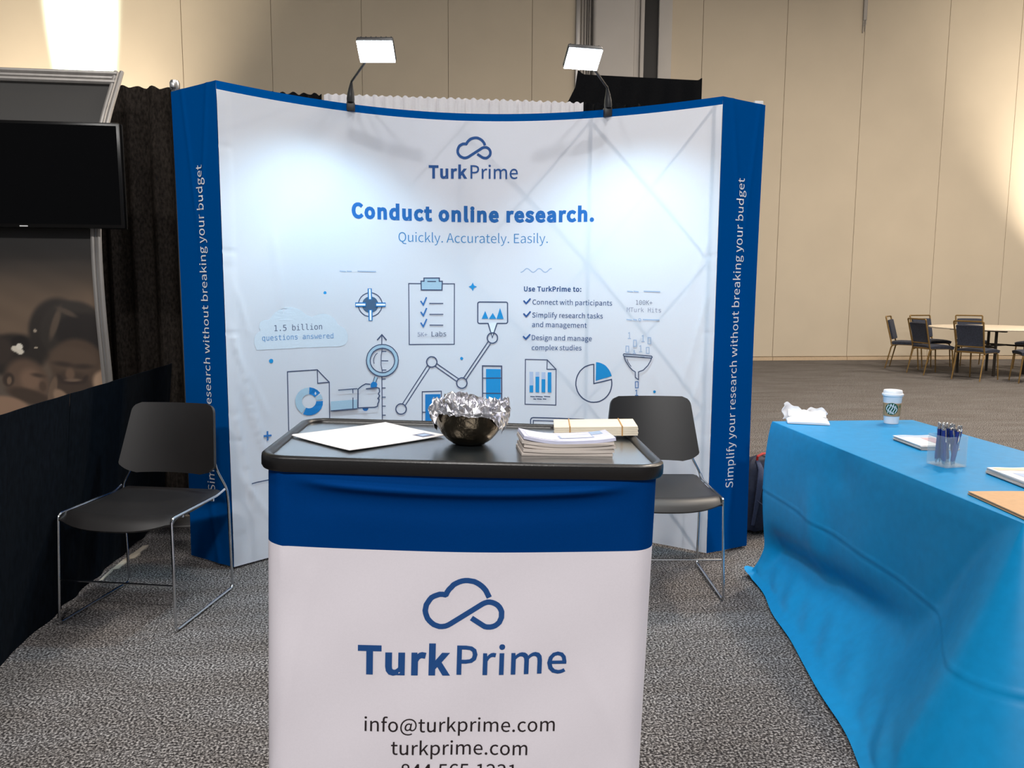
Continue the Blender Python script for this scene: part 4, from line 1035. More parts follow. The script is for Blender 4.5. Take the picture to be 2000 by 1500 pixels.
L0 = []
pts = rrect(CXO - .394, CXO + .394, -.222, .222, .05, 8)
for i, p in enumerate(pts):
    q = pts[(i + 1) % len(pts)]
    k = max(1, int(math.hypot(q[0] - p[0], q[1] - p[1]) / .011))
    for j in range(k):
        L0.append((p[0] + (q[0] - p[0]) * j / k, p[1] + (q[1] - p[1]) * j / k))
zs = [.004 + (.822 - .004) * i / 70 for i in range(71)] + [.822 + (.972 - .822) * (i + 1) / 46 for i in range(46)]
vs, fs, mi = [], [], []
n = len(L0)
for z in zs:
    for x, y in L0:
        f_ = smooth01((-y - .15) / .06)
        sag = .006 * bulge(x, .394) * exp(-((z - .822) / .05) ** 2) * f_
        vs.append((x, y - skirt_front(x, z) * f_, z - sag))
for j in range(len(zs) - 1):
    for k in range(n):
        l = (k + 1) % n
        fs.append([j * n + k, j * n + l, (j + 1) * n + l, (j + 1) * n + k])
        mi.append(1 if zs[j] > .8215 else 0)
sk = MB()
sk.add(vs, fs, mi)
skirt = sk.build('skirt', [M_SKW, M_SKB], counter, deform=lean, smooth=60)


def CP(x, z, off=0.0):
    return lean((x, -.222 - skirt_front(x, z) - off, z))


for nm, items in json.loads('''{"logo":[["L","navy",11,0,[66,725,63,731,60,737,56,742,52,746,47,750,42,753,36,756,30,757,24,758,18,758,12,757,6,755,0,752,-5,749,-9,744,-13,740,-17,734,-19,729,-21,728,-26,729,-32,729,-38,727,-43,725,-48,722,-52,717,-55,712,-58,707,-59,701,-60,695,-59,689,-57,683,-55,678,-51,673,-47,669,-42,665,-37,663,-31,661,-25,661,-19,662,-14,664,-9,667,54,709,58,711,64,713,69,713,74,712,79,710,84,707,88,703,91,698,93,693,93,687,93,681,91,676,89,671,85,667,81,664,76,662,71,661,65,661,60,662,55,665,35,678]],["T","S",0.035,"navy","Turk",-193,-7,562,561],["T","S",0.01,"navy","Prime",6,229,561,562]],"contact_lines":[["T","S",0.003,"black","info@turkprime.com",-178,211,438,435],["T","S",0.003,"black","turkprime.com",-123,156,388,385],["T","S",0.003,"black","844.565.1231",-102,135,339,336]]}''').items():
    print_art(items, nm, skirt, CP, base=.0010)


# ---- things on the counter
def on_counter(name, label, cat, x, y, rz, z=.9915, tilt=0.0):
    t = thing(name, label, cat)
    p = lean((x, y, z))
    t.location = p
    t.rotation_euler = (Matrix.Rotation(KR, 3, 'Z') @ Matrix.Rotation(KX + tilt, 3, 'Y') @ Matrix.Rotation(rz, 3, 'Z')).to_euler()
    return t


t = on_counter('paper_sheet', 'white sheet of paper lying askew on the left of the counter', 'paper', -.211, .035, R(-44), .9918)


def sheet(u, v):
    x, y = (u - .5) * .217, (v - .5) * .275
    return (x, y, .0022 + .0025 * ((2 * u - 1) ** 2 + (2 * v - 1) ** 2) * .5)


MB().shell(sheet, 12, 14, .0012).build('sheet', M_PAPER, t, world=False)
# printed corner mark
mk = MB()
for (a, b, c, d), m_ in (((.056, .094, .080, .118), 0), ((.064, .086, .086, .112), 1)):
    mk.grid(lambda u, v: (a + (b - a) * u, c + (d - c) * v, sheet((a + (b - a) * u) / .217 + .5, (c + (d - c) * v) / .275 + .5)[2] + .0004 + .0003 * m_), 4, 4, m_)
mk.build('printed_mark', [PRINT['grey'], PRINT['pale']], t, world=False, smooth=0)

# bowl with foil
rnd = random.Random(4)
t = on_counter('metal_bowl', 'hammered dark metal bowl lined with crumpled foil on the counter', 'bowl', .016, -.010, 0)
t.scale = (.93, .93, 1.0)
prof = [(.0, .0), (.030, .0), (.040, .002), (.055, .012), (.068, .026), (.078, .042), (.0835, .058), (.0855, .074), (.083, .0745), (.0805, .058), (.075, .042), (.065, .027), (.052, .015), (.036, .007), (.0, .005)]
MB().lathe(prof[1:-1], 48).build('bowl', M_PEWTER, t, world=False)


def foil(u, v):
    a = u * 2 * PI
    rm = .0895 + .004 * sin(3 * a + 1)
    drop = .026 + .018 * sin(a * 2 + 2.2) + .012 * sin(a * 5 + .7) + .010 * sin(a * 9)
    dip = smooth01((cos(a - R(262)) - .55) / .3)
    drop = max(.004, drop * (1 - dip) + .006 * dip)
    if v < .62:
        k = v / .62
        r_ = rm * (.02 + .94 * k)
        z = .050 + .044 * k ** 1.6 + .008 * sin(a * 3 + 2) * k
    elif v < .75:
        k = (v - .62) / .13
        r_ = rm * (.96 + .05 * sin(PI * k / 2))
        z = .092 + .008 * sin(PI * k) - .011 * k + .008 * sin(a * 3 + 2) * (1 - k)
    else:
        k = (v - .75) / .25
        z = .081 - drop * k
        r_ = .0895 * (1 - .18 * (max(0, .074 - z) / .05) ** 1.4) + .004 + .003 * (1 - k)
    return a, r_, z


fm = MB()
NU, NV = 80, 30
grid_ = {}
vs = []
for j in range(NV + 1):
    for i in range(NU):
        a, r_, z = foil(i / NU, j / NV)
        v = j / NV
        am = .0085 if v < .75 else .0032
        nz_ = [rnd.uniform(-1, 1) for _ in range(3)]
        if j == 0:
            nz_ = [0, 0, 0]
        rr_ = r_ + am * .55 * nz_[0] + (.002 if v >= .75 else 0)
        aa = a + nz_[1] * .05
        vs.append((rr_ * cos(aa), rr_ * sin(aa), z + am * 1.2 * nz_[2]))
fs = []
for j in range(NV):
    for i in range(NU):
        l = (i + 1) % NU
        fs.append([j * NU + i, j * NU + l, (j + 1) * NU + l])
        fs.append([j * NU + i, (j + 1) * NU + l, (j + 1) * NU + i])
fm.add(vs, fs)
fm.build('foil_lining', M_FOIL, t, world=False, smooth=0)


# folded leaflet stack
def leaflet_pile(name, label, x, y, rz, wx, wy, h, n_, seed, bend=.0, group=None, mats=(M_LAV, M_EDGE), where='counter'):
    rnd = random.Random(seed)
    if where == 'counter':
        t = on_counter(name, label, 'leaflets', x, y, rz)
    else:
        t = thing(name, label, 'leaflets', (x, y, where), rz)
    if group:
        t['group'] = group
    for i in range(n_):
        z0 = h * i / n_
        th = h / n_ * .93
        dx, dy, da = rnd.uniform(-.004, .004), rnd.uniform(-.003, .003), rnd.uniform(-.02, .02)
        M = Matrix.Translation((dx, dy, 0)) @ Matrix.Rotation(da, 4, 'Z')
        k = i / max(1, n_ - 1)

        def top(u, v):
            e = 2 * u - 1
            return ((u - .5) * wx, (v - .5) * wy, z0 + th + bend * k * (e * e - .3) + .0008 * sin(u * 9 + seed) * k)
        o = MB().shell(top, 14, 4, th, M=M).build('leaflet', mats if i == n_ - 1 else mats[1], t, world=False, smooth=30)
        if i == n_ - 1:
            topo, topf, M_ = o, top, M
    return t, topo, topf, M_


t, o, tf, M_ = leaflet_pile('leaflet_stack', 'bent pile of folded lavender leaflets at the right front of the counter', .225, -.075, R(4), .196, .094, .036, 5, 21, bend=.010)
pm = MB()


def patch(a, b, c, d, mi, up=.0006):
    pm.grid(lambda u, v: tuple(Vector(tf(a + (b - a) * u, c + (d - c) * v)) + Vector((0, 0, up))), 8, 3, mi, M_)


patch(.42, .80, .30, .62, 0)
patch(.44, .78, .34, .58, 1, .0009)
patch(.80, .93, .62, .96, 2)
patch(.05, .40, .1, .9, 3)
pm.build('printed_cover', [PRINT['pale2'], PRINT['white'], PRINT['pale'], PRINT['white']], o, world=False, smooth=0)

t = on_counter('card_pack', 'thick banded pack of cream cards behind the leaflets on the counter', 'cards', .323, .146, R(-5), .9975, -.052)
for i in range(5):
    MB().box(-.1 + .001 * (i % 2), .1 - .001 * ((i + 1) % 2), -.055, .055, i * .0045, i * .0045 + .0043, bev=.0006).build('card_bundle', [M_CREAM], t, world=False)
for x in (-.062, .062):
    bm_ = MB()
    bm_.tube([(x, -.0558, .0), (x, -.0558, .0227), (x, .0558, .0227), (x, .0558, .0)], .0018, 6)
    bm_.build('paper_band', M_BAND, t, world=False)

# ================================================================== table with turquoise cloth
TA = Vector((1.601, 3.381))      # far left corner
TW, TL = .66, 1.56
tdir = Vector((.030, 1)).normalized()   # along the long side, away from the camera
tx = Vector((tdir.y, -tdir.x))
TC = TA + tx * TW / 2 - tdir * TL / 2
TZ = .745
tab = thing('folding_table', 'long folding table hidden under the turquoise cloth', 'table', (TC.x, TC.y, 0), math.atan2(-tdir.x, tdir.y))
MB().box(-TW / 2 + .006, TW / 2 - .006, -TL / 2 + .006, TL / 2 - .006, .712, .737, bev=.006).build('tabletop', M_TTOP, tab, world=False)
for sy in (-1, 1):
    for sx in (-1, 1):
        MB().tube([(sx * .24, sy * .62, 0.002), (sx * .24, sy * .62, .712)], .014, 10).build('leg', M_TLEG, tab, world=False)
    MB().tube([(-.24, sy * .62, .25), (.24, sy * .62, .25)], .010, 8).build('leg_brace', M_TLEG, tab, world=False)

cl = MB()
hw, hl = TW / 2, TL / 2
# perimeter stations (x,y,nx,ny,t along the left side)
per = []


def side(p, q, nx, ny, k, tag_):
    for i in range(k):
        u = i / k
        per.append((p[0] + (q[0] - p[0]) * u, p[1] + (q[1] - p[1]) * u, nx, ny, tag_, u))


def fan(p, a0, a1, k, tag_):
    for i in range(k):
        a = R(a0 + (a1 - a0) * i / k)
        per.append((p[0], p[1], cos(a), sin(a), tag_, i / k))


fan((-hw, hl), 90, 180, 14, 'c_far_left')
side((-hw, hl), (-hw, -hl), -1, 0, 110, 'left')
fan((-hw, -hl), 180, 270, 18, 'c_near_left')
side((-hw, -hl), (hw, -hl), 0, -1, 40, 'near')
fan((hw, -hl), 270, 360, 10, 'c_near_right')
side((hw, -hl), (hw, hl), 1, 0, 60, 'right')
fan((hw, hl), 0, 90, 10, 'c_far_right')
side((hw, hl), (-hw, hl), 0, 1, 40, 'far')


def hang(st, v):
    x, y, nx, ny, tg, u = st
    z = TZ - (TZ - .005) * v
    if v < .02:
        z = TZ
    o = .006 + .004 * min(1, v * 12)
    if tg == 'left':
        t_ = u
    elif tg == 'c_far_left':
        t_ = 0.0
    elif tg in ('c_near_left',):
        t_ = 1.0
    elif tg == 'near':
        t_ = max(0, 1 - u * 1.5)
    else:
        t_ = .1
    if tg in ('left', 'c_far_left', 'c_near_left', 'near'):
        h = .045 + .285 * t_
        e_ = smooth01((t_ - .72) / .28)          # towards the near corner the cloth hangs as a cone
        z0 = .20 + .16 * t_ + .38 * e_
        pw = 1.9 - .8 * e_
        if tg == 'c_far_left':
            h = .045 + .040 * sin(PI * u)
        if tg == 'near':
            h = .06 + .27 * t_
        if z < z0:
            o += h * (1 - z / z0) ** pw
        o += .022 * sin(PI * min(1, v * 1.25)) * (1 - t_)
        if tg == 'left':
            # hollow above the pooled hem
            k = smooth01(t_ / .06) * smooth01((.78 - t_) / .30)
            o -= .050 * k * exp(-((z - .17 - .10 * t_) / .075) ** 2)
            o += .016 * exp(-((t_ - .36 + .10 * (1 - v)) / .05) ** 2) * smooth01((v - .15) / .3) * smooth01((.85 - v) / .2)
            o += .006 * sin(t_ * 24 + v * 3) * smooth01((v - .1) / .4) * (.3 + .7 * t_)
            o -= .010 * exp(-((t_ - .42) / .06) ** 2) * exp(-((v - .12) / .10) ** 2)
            o += .007 * sin(t_ * 20 + 2) * smooth01((v - .75) / .2) + .006 * sin(t_ * 47 + z * 30) * smooth01((v - .8) / .1) * smooth01((.97 - v) / .05)
        # ironed crease
        zc = .438 - .03 * t_ - .05 * t_ ** 4
        o += .0022 * exp(-((z - zc) / .005) ** 2) - .0020 * exp(-((z - zc + .014) / .006) ** 2)
        # lifted hem
        if v > .955:
            lift = .010 + .03 * (sin(PI * u) if tg == 'c_far_left' else 0)
            z += lift * (v - .955) / .045
            o += .012 * (v - .955) / .045
    else:
        o += .03 * v + .012 * sin(u * 24 + x * 3) * v
    z = max(z, .004)
    return Vector((x + nx * o, y + ny * o, z))


NVV = 90
vs = []
npn = len(per)
vv = [0, .004] + [.02 + .98 * (i / (NVV - 2)) for i in range(NVV - 1)]
for v in vv:
    for st in per:
        if v <= .004:
            k = .004 if v == 0 else .0
            vs.append((st[0] + st[2] * (.004 - k), st[1] + st[3] * (.004 - k), TZ if v == 0 else TZ - .001))
        else:
            vs.append(tuple(hang(st, v)))
fs = []
for j in range(len(vv) - 1):
    for k in range(npn):
        l = (k + 1) % npn
        fs.append([(j + 1) * npn + k, (j + 1) * npn + l, j * npn + l, j * npn + k])
fs.append(list(range(npn))[::-1])
cl.add(vs, fs)
cloth = cl.build('tablecloth', M_CLOTH, None, smooth=40)
cloth.location = (TC.x, TC.y, 0)
cloth.rotation_euler = (0, 0, math.atan2(-tdir.x, tdir.y))
for f in cloth.data.polygons:
    f.flip()
tag(cloth, 'turquoise cloth draped to the floor over the long table at right', 'tablecloth')

# napkin pack
t = thing('napkin_pack', 'opened white pack of paper napkins at the far left corner of the turquoise table', 'napkins', (1.735, 3.325, TZ + .0015), R(-22))


MB().slab(lambda u, v: ((u - .5) * .175, (v - .5) * .105, .005 + .021 * (1 - abs(2 * u - 1) ** 6 * .8) * (1 - abs(2 * v - 1) ** 5 * .8) + .0015 * sin(u * 17) * sin(v * 9)), 22, 14, .0005).build('wrapper', M_PAPER, t, world=False)


def tis(u, v):
    x = (u - .5) * .185 - .008 + .006 * sin(v * 9)
    y = .045 + .012 * sin(u * 12) + .02 * v
    z = .005 + v * (.062 + .010 * sin(u * 9 + .6) + .006 * sin(u * 23) - .02 * u)
    return (x, y, z)


MB().shell(tis, 36, 12, .003).build('napkin', M_TISSUE, t, world=False, smooth=60)
MB().shell(lambda u, v: ((u - .5) * .16, .02 + .03 * v, .024 + .022 * v + .005 * sin(u * 14 + 2) * v), 24, 6, .003).build('napkin', M_TISSUE, t, world=False, smooth=60)

# coffee cup
t = thing('coffee_cup', 'white paper coffee cup with lid and kraft sleeve at the back of the turquoise table', 'cup', (2.108, 3.285, TZ + .001), 0)
MB().lathe([(.0, .004), (.027, .004), (.0285, .0), (.030, .0), (.0395, .125), (.0405, .127)][1:], 40).build('cup_body', M_CUP, t, world=False)


def slv(z):
    return .030 + (.0395 - .030) * z / .125


sleeve = MB().lathe([(slv(.034) + .0004, .034), (slv(.034) + .0016, .034), (slv(.090) + .0016, .092), (slv(.090) + .0004, .092)], 40, cap=False).build('sleeve', M_KRAFT, t, world=False)
MB().lathe([(.0405, .124), (.0435, .124), (.0445, .128), (.0440, .133), (.0400, .135), (.0385, .147), (.0370, .149), (.034, .1495), (.033, .146)], 40).build('lid', M_LID, t, world=False)


def cupP(a, z, off):
    r_ = slv(z) + .0018 + off
    return (r_ * cos(a), r_ * sin(a), z)


lg = MB()
ca, cz, cr = R(236), .068, .027


def disc(u, v):
    r_ = v * cr
    b = u * 2 * PI
    return cupP(ca + r_ * cos(b) / .037, min(.0995, cz + r_ * sin(b)), .0004)


lg.grid(disc, 28, 6, 0)
for k in range(5):
    zz = -.018 + k * .009
    pts = []
    for i in range(13):
        dz = -.022 + .044 * i / 12
        dx = zz + .0035 * sin(i * .75 + k)
        if dx * dx + dz * dz < (cr * .9) ** 2:
            pts.append((dx, dz))
    if len(pts) > 2:
        vs_, fs_ = ribbon(pts, .0032, 0)
        lg.add([cupP(ca + p[0] / .037, cz + p[1], .0008) for p in vs_], fs_, 1)
lg.grid(lambda u, v: cupP(R(282) + u * .32, .074 + .012 * v, .0006), 6, 2, 2)
lg.build('printed_logo', [PRINT['green'], PRINT['white'], mat('print_olive', (118, 124, 84), .8)], sleeve, world=False, smooth=0)

# acrylic box with pens
BX = Vector((1.794, 2.468))
BR_ = R(9)
t = thing('pen_box', 'clear square acrylic box holding the blue pens on the turquoise table', 'box', (BX.x, BX.y, TZ + .001), BR_)
s_, w_ = .0425, .0022
MB().box(-s_, s_, -s_, s_, 0, .005).build('box_base', M_ACRYL, t, world=False, smooth=0)
for q in ((-s_, s_, -s_, -s_ + w_), (-s_, s_, s_ - w_, s_), (-s_, -s_ + w_, -s_ + w_, s_ - w_), (s_ - w_, s_, -s_ + w_, s_ - w_)):
    MB().box(*q, .005, .104).build('side_wall', M_ACRYL, t, world=False, smooth=0)


def make_pen():
    o = thing('click_pen', 'blue click pen with silver clip standing in the clear acrylic box', 'pen', (0, 0, 0), 0, 'blue pens in the clear box')
    MB().lathe([(.0014, .0), (.0045, .011), (.0054, .014)], 14).build('tip', M_CHROME, o, world=False)
    MB().lathe([(.0054, .014), (.0064, .03), (.0066, .06), (.0064, .112), (.0060, .118)], 16).build('barrel', M_PEN, o, world=False)
    MB().lathe([(.0062, .118), (.0062, .125), (.0038, .126), (.0036, .137), (.0026, .139)], 14).build('push_button', M_CHROME, o, world=False)
    MB().box(-.0024, .0024, -.0105, -.0085, .078, .122, bev=.0006).box(-.0024, .0024, -.0105, -.003, .1185, .1225, bev=.0006).build('clip', M_CHROME, o, world=False)
    return o


pen0 = make_pen()
rnd = random.Random(11)
spots = [(-.028, -.020, -.004, .010), (-.020, -.006, .004, .012), (-.024, .020, .006, -.004), (-.004, -.026, .010, -.014), (.004, .004, .012, .014),
         (-.002, .026, -.014, .006), (.012, -.014, .010, -.020), (.020, .012, -.024, .016), (.017, -.017, -.030, .010), (.010, .022, .016, -.016), (.026, -.004, -.028, -.008)]
for i, (x, y, lx, ly) in enumerate(spots):
    p = pen0 if i == 0 else copy_tree(pen0)
    b = Vector((x, y, .0045))
    d = Vector((x + lx * .55 + (.018 if i > 2 else 0) * 0, y + ly, .135)) - b
    q = Vector((0, 0, 1)).rotation_difference(d.normalized()).to_matrix().to_4x4()
    M = Matrix.Translation((BX.x, BX.y, TZ + .0015)) @ Matrix.Rotation(BR_, 4, 'Z') @ Matrix.Translation(b) @ q @ Matrix.Rotation(rnd.uniform(-1.2, 1.2), 4, 'Z')
    p.location = M.to_translation()
    p.rotation_euler = M.to_euler()

# postcards
t, o, tf, M_ = leaflet_pile('postcard_stack', 'neat pile of white postcards behind the clear pen box', 1.945, 2.803, R(-6), .145, .205, .018, 7, 5, mats=(M_PAPER, M_EDGE), where=TZ + .001)
pm = MB()
patch(.06, .94, .80, .97, 0)
patch(.55, .92, .10, .75, 1)
pm.build('printed_cover', [PRINT['pale2'], mat('print_rose', (196, 160, 168), .6)], o, world=False, smooth=0)
t, o, tf, M_ = leaflet_pile('postcard_stack', 'pile of white postcards nearer the camera, at the picture edge past the pens', 1.905, 2.228, R(-7), .150, .21, .020, 7, 6, mats=(M_PAPER, M_EDGE), where=TZ + .001)
pm = MB()
patch(.06, .94, .78, .95, 0)
patch(.2, .6, .2, .6, 1)
pm.build('printed_cover', [mat('print_peach', (226, 196, 176), .6), PRINT['pale2']], o, world=False, smooth=0)
t = thing('cardboard_folder', 'flat tan cardboard mailer lying on the near edge of the turquoise table', 'mailer', (1.73, 1.935, TZ + .001), R(-7))
MB().box(-.15, .15, -.145, .145, 0, .004, bev=.001).build('back_board', M_CARDB, t, world=False)
MB().shell(lambda u, v: ((u - .5) * .298, (v - .5) * .288, .0095 + .0015 * sin(u * 3)), 10, 4, .0035).build('front_board', M_CARDB, t, world=False)

# ================================================================== backpack
t = thing('backpack', 'dark navy backpack with red loop on the carpet behind the display and table', 'backpack', (1.90, 4.15, 0), R(14))


def bag(u, v):
    a = u * 2 * PI
    z = .02 + .40 * v
    w_ = .135 * (1 - .30 * max(0, v - .6) / .4) * (.92 + .08 * sin(PI * v))
    d_ = .10 * (1 - .55 * max(0, v - .55) / .45) * (.9 + .1 * sin(PI * v))
    k = math.sqrt(max(0, 1 - max(0, v - .86) ** 2 / .0200))
    c, s = cos(a), sin(a)
    e = .55
    return (w_ * k * abs(c) ** e * (1 if c > 0 else -1), d_ * k * abs(s) ** e * (1 if s > 0 else -1), z + .004 * sin(a * 7 + v * 9))


bgm = MB().grid(bag, 48, 26)
bgm.f.append([i for i in range(48)][::-1])
bgm.m.append(0)
bgm.build('body', M_BAG, t, world=False, smooth=70)
MB().shell(lambda u, v: ((u - .5) * .19, -.098 - .03 * sin(PI * u) * sin(PI * min(1, v * 1.1)), .04 + .17 * v), 14, 10, .004).build('front_pocket', M_BAG, t, world=False, smooth=60)
for sx in (-1, 1):
    MB().tube([(sx * .05, -.045, .40), (sx * .06, -.088, .36), (sx * .085, -.112, .27), (sx * .10, -.108, .16), (sx * .11, -.10, .06)], [.012, .017, .017, .012, .009], 10, flat=.45).build('shoulder_strap', M_BAGG, t, world=False)
MB().tube([(-.045, -.03, .398), (-.05, -.04, .425), (-.02, -.045, .44), (.015, -.045, .437), (.03, -.035, .42), (.03, -.03, .398)], .009, 8, flat=.5).build('carry_loop', M_RED, t, world=False)
MB().tube([(-.10, -.112, .2), (-.05, -.135, .16), (-.01, -.14, .10)], .0035, 6).build('cord', M_BAGG, t, world=False)


# ================================================================== banquet set at the back of the hall
def make_banquet():
    o = thing('banquet_chair', '', 'chair')
    MB().shell(lambda u, v: ((u - .5) * .43, (v - .5) * .43 - .01, .475 - .016 * ((2 * u - 1) ** 4 + (2 * v - 1) ** 4)), 12, 12, .045).build('seat', M_UPH, o, world=False, smooth=60)
    MB().shell(lambda u, v: ((u - .5) * .36 * (1 + .06 * v), .205 + .085 * v - .012 * (1 - (2 * u - 1) ** 4) * (1 - (2 * v - 1) ** 4), .50 + .31 * v), 12, 12, -.035).build('backrest', M_UPH, o, world=False, smooth=60)
    fr_ = MB()
    loop_ = fillet([(-.205, .19, .40), (-.20, .205, .47), (-.215, .305, .875), (.215, .305, .875), (.20, .205, .47), (.205, .19, .40)], .02)
    fr_.tube(loop_, .0125, 8)
    fr_.tube([(-.205, .212, .50), (.205, .212, .50)], .011, 8)
    fr_.build('back_frame', M_BRONZE, o, world=False)
    fr_ = MB()
    fr_.box(-.205, .205, -.215, .20, .405, .432, bev=.004)
    fr_.build('seat_frame', M_BRONZE, o, world=False)
    for sx in (-1, 1):
        MB().tube(fillet([(sx * .14, -.19, .41), (sx * .195, -.20, .40), (sx * .205, -.235, .004)], .05), [.012] * 7 + [.009], 8).build('leg', M_BRONZE, o, world=False)
        MB().tube(fillet([(sx * .19, .10, .41), (sx * .20, .19, .40), (sx * .205, .275, .004)], .05), [.012] * 7 + [.009], 8).build('leg', M_BRONZE, o, world=False)
    return o


bc0 = make_banquet()
far = [((8.33, 10.95), 115.5, 'slate banquet chair with its back to the camera, in front of the round white table'),
       ((8.14, 11.72), 92, 'slate banquet chair seen side-on at the left end of the round white table'),
       ((8.27, 12.60), 48, 'slate banquet chair mostly hidden behind the side-on chair at the left'),
       ((8.99, 12.98), 9, 'slate banquet chair facing the camera behind the left end of the round table'),
       ((9.75, 12.98), -24, 'slate banquet chair across the round table, behind the one with its back turned'),
       ((10.42, 12.35), -58, 'slate banquet chair at the far right of the round table, at the picture edge'),
       ((8.90, 10.52), -112, 'slate banquet chair nearest the camera, cut by the right picture edge')]
for i, ((x, y), a, lab) in enumerate(far):
    c = bc0 if i == 0 else copy_tree(bc0)
    c.location = (x, y, 0)
    c.rotation_euler = (0, 0, R(a))
    c['label'] = lab
    c['group'] = 'banquet chairs around the round table'
t = thing('round_table', 'round white topped banquet table by the far beige wall', 'table', (9.157, 11.72, 0), R(20))
MB().lathe([(.90, .722), (.915, .726), (.918, .735), (.915, .744), (.90, .746)], 64).build('tabletop', M_TTOP, t, world=False)
for sx in (-1, 1):
    for sy in (-1, 1):
        MB().tube([(sx * .38, sy * .30, .003), (sx * .38, sy * .30, .722)], .022, 8).build('leg', M_TLEG, t, world=False)
    MB().tube([(sx * .38, -.30, .45), (sx * .38, .30, .45)], .014, 8).box(sx * .38 - .03, sx * .38 + .03, -.45, .45, .69, .722, bev=.004).build('leg_brace', M_TLEG, t, world=False)
MB().tube([(-.38, 0, .45), (.38, 0, .45)], .013, 8).build('stretcher', M_TLEG, t, world=False)

# ================================================================== neighbour's framed photo panel and screen
PX1, PX0 = -1.478, -2.62
KN = [(0, 4.13), (.45, 4.09), (.87, 4.06), (1.25, 4.02), (1.585, 4.02), (1.85, 4.08), (2.08, 4.18), (2.40, 4.43)]


def py_(z):
    for (a, ya), (b, yb), in zip(KN, KN[1:]):
        if z <= b or b == 2.40:
            i = KN.index((a, ya))
            m0 = (yb - KN[max(0, i - 1)][1]) / (b - KN[max(0, i - 1)][0] + 1e-9)
            j = min(len(KN) - 1, i + 2)
            m1 = (KN[j][1] - ya) / (KN[j][0] - a + 1e-9)
            h = b - a
            t_ = (z - a) / h
            return (2 * t_ ** 3 - 3 * t_ ** 2 + 1) * ya + (t_ ** 3 - 2 * t_ ** 2 + t_) * h * m0 + (-2 * t_ ** 3 + 3 * t_ ** 2) * yb + (t_ ** 3 - t_ ** 2) * h * m1


t = thing('photo_panel', 'bowed aluminium framed panel with sepia photo of two people', 'display panel', (-2.05, 4.1, 0))
for x in (PX0, PX1):
    pf = MB()
    for dx, rr_ in ((-.014, .011), (.014, .011)):
        pf.tube([(x + dx, py_(z) - .005, z) for z in [.01 + 2.40 * i / 40 for i in range(41)]], rr_, 8)
    pf.tube([(x, py_(z), z) for z in [.01 + 2.39 * i / 40 for i in range(41)]], .016, 4)
    pf.build('side_post', M_ALU_DULL, t)
tb = MB()
for dz, dy in ((2.395, -.012), (2.37, 0), (2.345, -.01)):
    tb.tube([(PX0, py_(min(2.4, dz)) + dy, dz), (PX1, py_(min(2.4, dz)) + dy, dz)], .014, 8)
tb.build('top_bar', M_ALU_DULL, t)


def sm(d, w_):
    return smooth01(.5 - d / w_)


SHAPES = [  # cx, cy, rx, ry, tilt, softness, colour : the printed picture
    (118, 640, 46, 62, 0.25, .25, (48, 42, 38)), (150, 648, 60, 64, 0.0, .18, (54, 48, 43)), (168, 648, 52, 40, 0.15, .3, (40, 35, 33)),
    (118, 628, 6, 32, 0.35, .8, (92, 78, 66)), (140, 606, 18, 5, 0.5, .9, (84, 72, 62)),
    (150, 712, 49, 54, -0.1, .25, (84, 68, 56)), (142, 700, 44, 26, 0.1, .6, (92, 75, 62)), (134, 752, 36, 30, 0, .5, (72, 58, 49)),
    (124, 708, 17, 5, 0.15, 1.5, (64, 52, 45)), (158, 713, 18, 5, 0.0, 1.5, (62, 51, 44)),
    (134, 728, 8, 12, 0.1, .8, (112, 90, 74)), (137, 744, 22, 5, 0.0, 1.2, (58, 45, 40)), (138, 740, 14, 3, 0, 1.0, (120, 100, 84)), (116, 736, 4, 8, -.5, 1.2, (60, 48, 42)), (160, 738, 4, 8, .5, 1.2, (60, 48, 42)),
    (194, 716, 8, 12, 0, .4, (96, 78, 64)), (205, 755, 38, 28, 0.9, .3, (170, 142, 118)), (198, 704, 3, 12, 0.4, .5, (196, 176, 150)),
    (40, 690, 56, 42, -0.1, .3, (46, 40, 36)), (54, 668, 16, 16, 0, .4, (34, 29, 27)), (10, 680, 30, 30, 0, .5, (60, 50, 44)),
    (58, 742, 38, 46, -0.2, .4, (100, 80, 66)), (64, 738, 18, 22, 0, .9, (126, 100, 82)), (26, 738, 10, 14, 0.2, .5, (62, 50, 43)), (27, 740, 4, 8, .2, .6, (118, 96, 78)),
    (78, 730, 11, 4, .2, 1.4, (72, 58, 49)), (84, 752, 6, 10, 0, .8, (84, 66, 54)), (60, 772, 40, 14, .35, .6, (70, 56, 46)),
    (20, 800, 44, 28, 0.3, .3, (150, 120, 98)), (100, 764, 7, 32, .25, .35, (112, 92, 76)), (116, 778, 12, 22, -.5, .4, (150, 124, 102)),
    (44, 677, 6.5, 6, 0, .3, (226, 216, 198)), (52, 673, 6, 6, 0, .3, (236, 228, 212)), (52, 683, 6.5, 5, 0, .3, (228, 218, 200)), (80, 675, 3, 2, 0, .5, (190, 176, 156)), (82, 642, 3, 3, 0, .5, (170, 156, 138))]


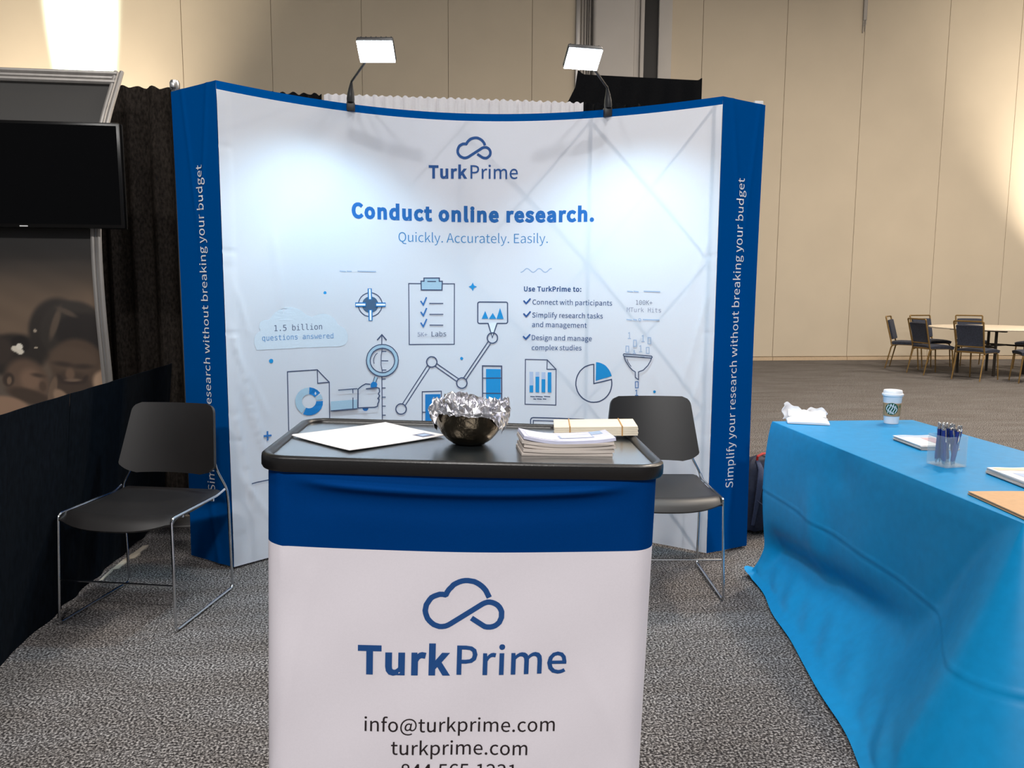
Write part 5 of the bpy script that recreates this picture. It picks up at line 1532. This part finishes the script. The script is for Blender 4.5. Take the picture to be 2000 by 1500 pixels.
def photo(x, z):
    px, py = 200 + (x - PX1) * 385, 452 + (1.585 - z) * 408
    k = smooth01((py - 470) / 130)
    c = [a + (b - a) * k for a, b in zip((36, 33, 31), (108, 90, 74))]
    k2 = smooth01((py - 640) / 120) * .35
    c = [a * (1 - k2) + 64 * k2 for a in c]
    s = 1 + .04 * sin(px * .02 + py * .06) + .02 * sin(px * .07 - py * .13)
    c = [v * s for v in c]
    if py < 252:
        c = [52, 51, 50]
    for sx, sy, rx, ry, tl, so, col in SHAPES:
        dx, dy = px - sx, py - sy
        if abs(dx) > 90 or abs(dy) > 90:
            continue
        u, v = dx * cos(tl) + dy * sin(tl), -dx * sin(tl) + dy * cos(tl)
        d = math.hypot(u / rx, v / ry) - 1
        k = sm(d, so)
        if k > 0:
            c = [a * (1 - k) + b * k for a, b in zip(c, col)]
    return lin([max(0, min(255, v)) for v in c])


m = bpy.data.materials.new('sepia_photo_print')
m.use_nodes = True
at = m.node_tree.nodes.new('ShaderNodeVertexColor')
at.layer_name = 'print'
pb = m.node_tree.nodes['Principled BSDF']
pb.inputs['Roughness'].default_value = .55
m.node_tree.links.new(at.outputs['Color'], pb.inputs['Base Color'])
gx, gz = 220, 400
pg = MB().grid(lambda u, v: (PX0 + (PX1 - PX0) * u, py_(.02 + 2.34 * v) + .004, .02 + 2.34 * v), gx, gz)
po = pg.build('photo_print', m, t, smooth=60)
ca_ = po.data.color_attributes.new('print', 'FLOAT_COLOR', 'POINT')
buf = []
for j in range(gz + 1):
    for i in range(gx + 1):
        buf += list(photo(PX0 + (PX1 - PX0) * i / gx, .02 + 2.34 * j / gz)) + [1.0]
ca_.data.foreach_set('color', buf)
MB().box(PX0 + .05, PX1 - .05, 4.20, 4.24, 1.7, 1.74).build('back_rail', M_ALU_DULL, t)

t = thing('wall_screen', 'black flat screen hung in front of the sepia photo panel', 'screen', (-1.757, 3.955, 1.83))
MB().box(-2.195, -1.322, 3.935, 3.985, 1.594, 2.068, bev=.006).build('casing', M_TVB, t)
MB().box(-2.18, -1.337, 3.931, 3.936, 1.612, 2.053).build('screen_glass', M_TV, t, smooth=0)
MB().box(-1.775, -1.740, 3.9325, 3.9345, 1.5985, 1.6035).build('badge', M_LABEL, t, smooth=0)
MB().box(-1.85, -1.66, 3.985, 4.02, 1.72, 1.94, bev=.004).tube([(-1.757, 4.0, 1.9), (-1.757, 4.22, 1.73)], .02, 8).build('wall_mount', M_STRIPBLK, t)
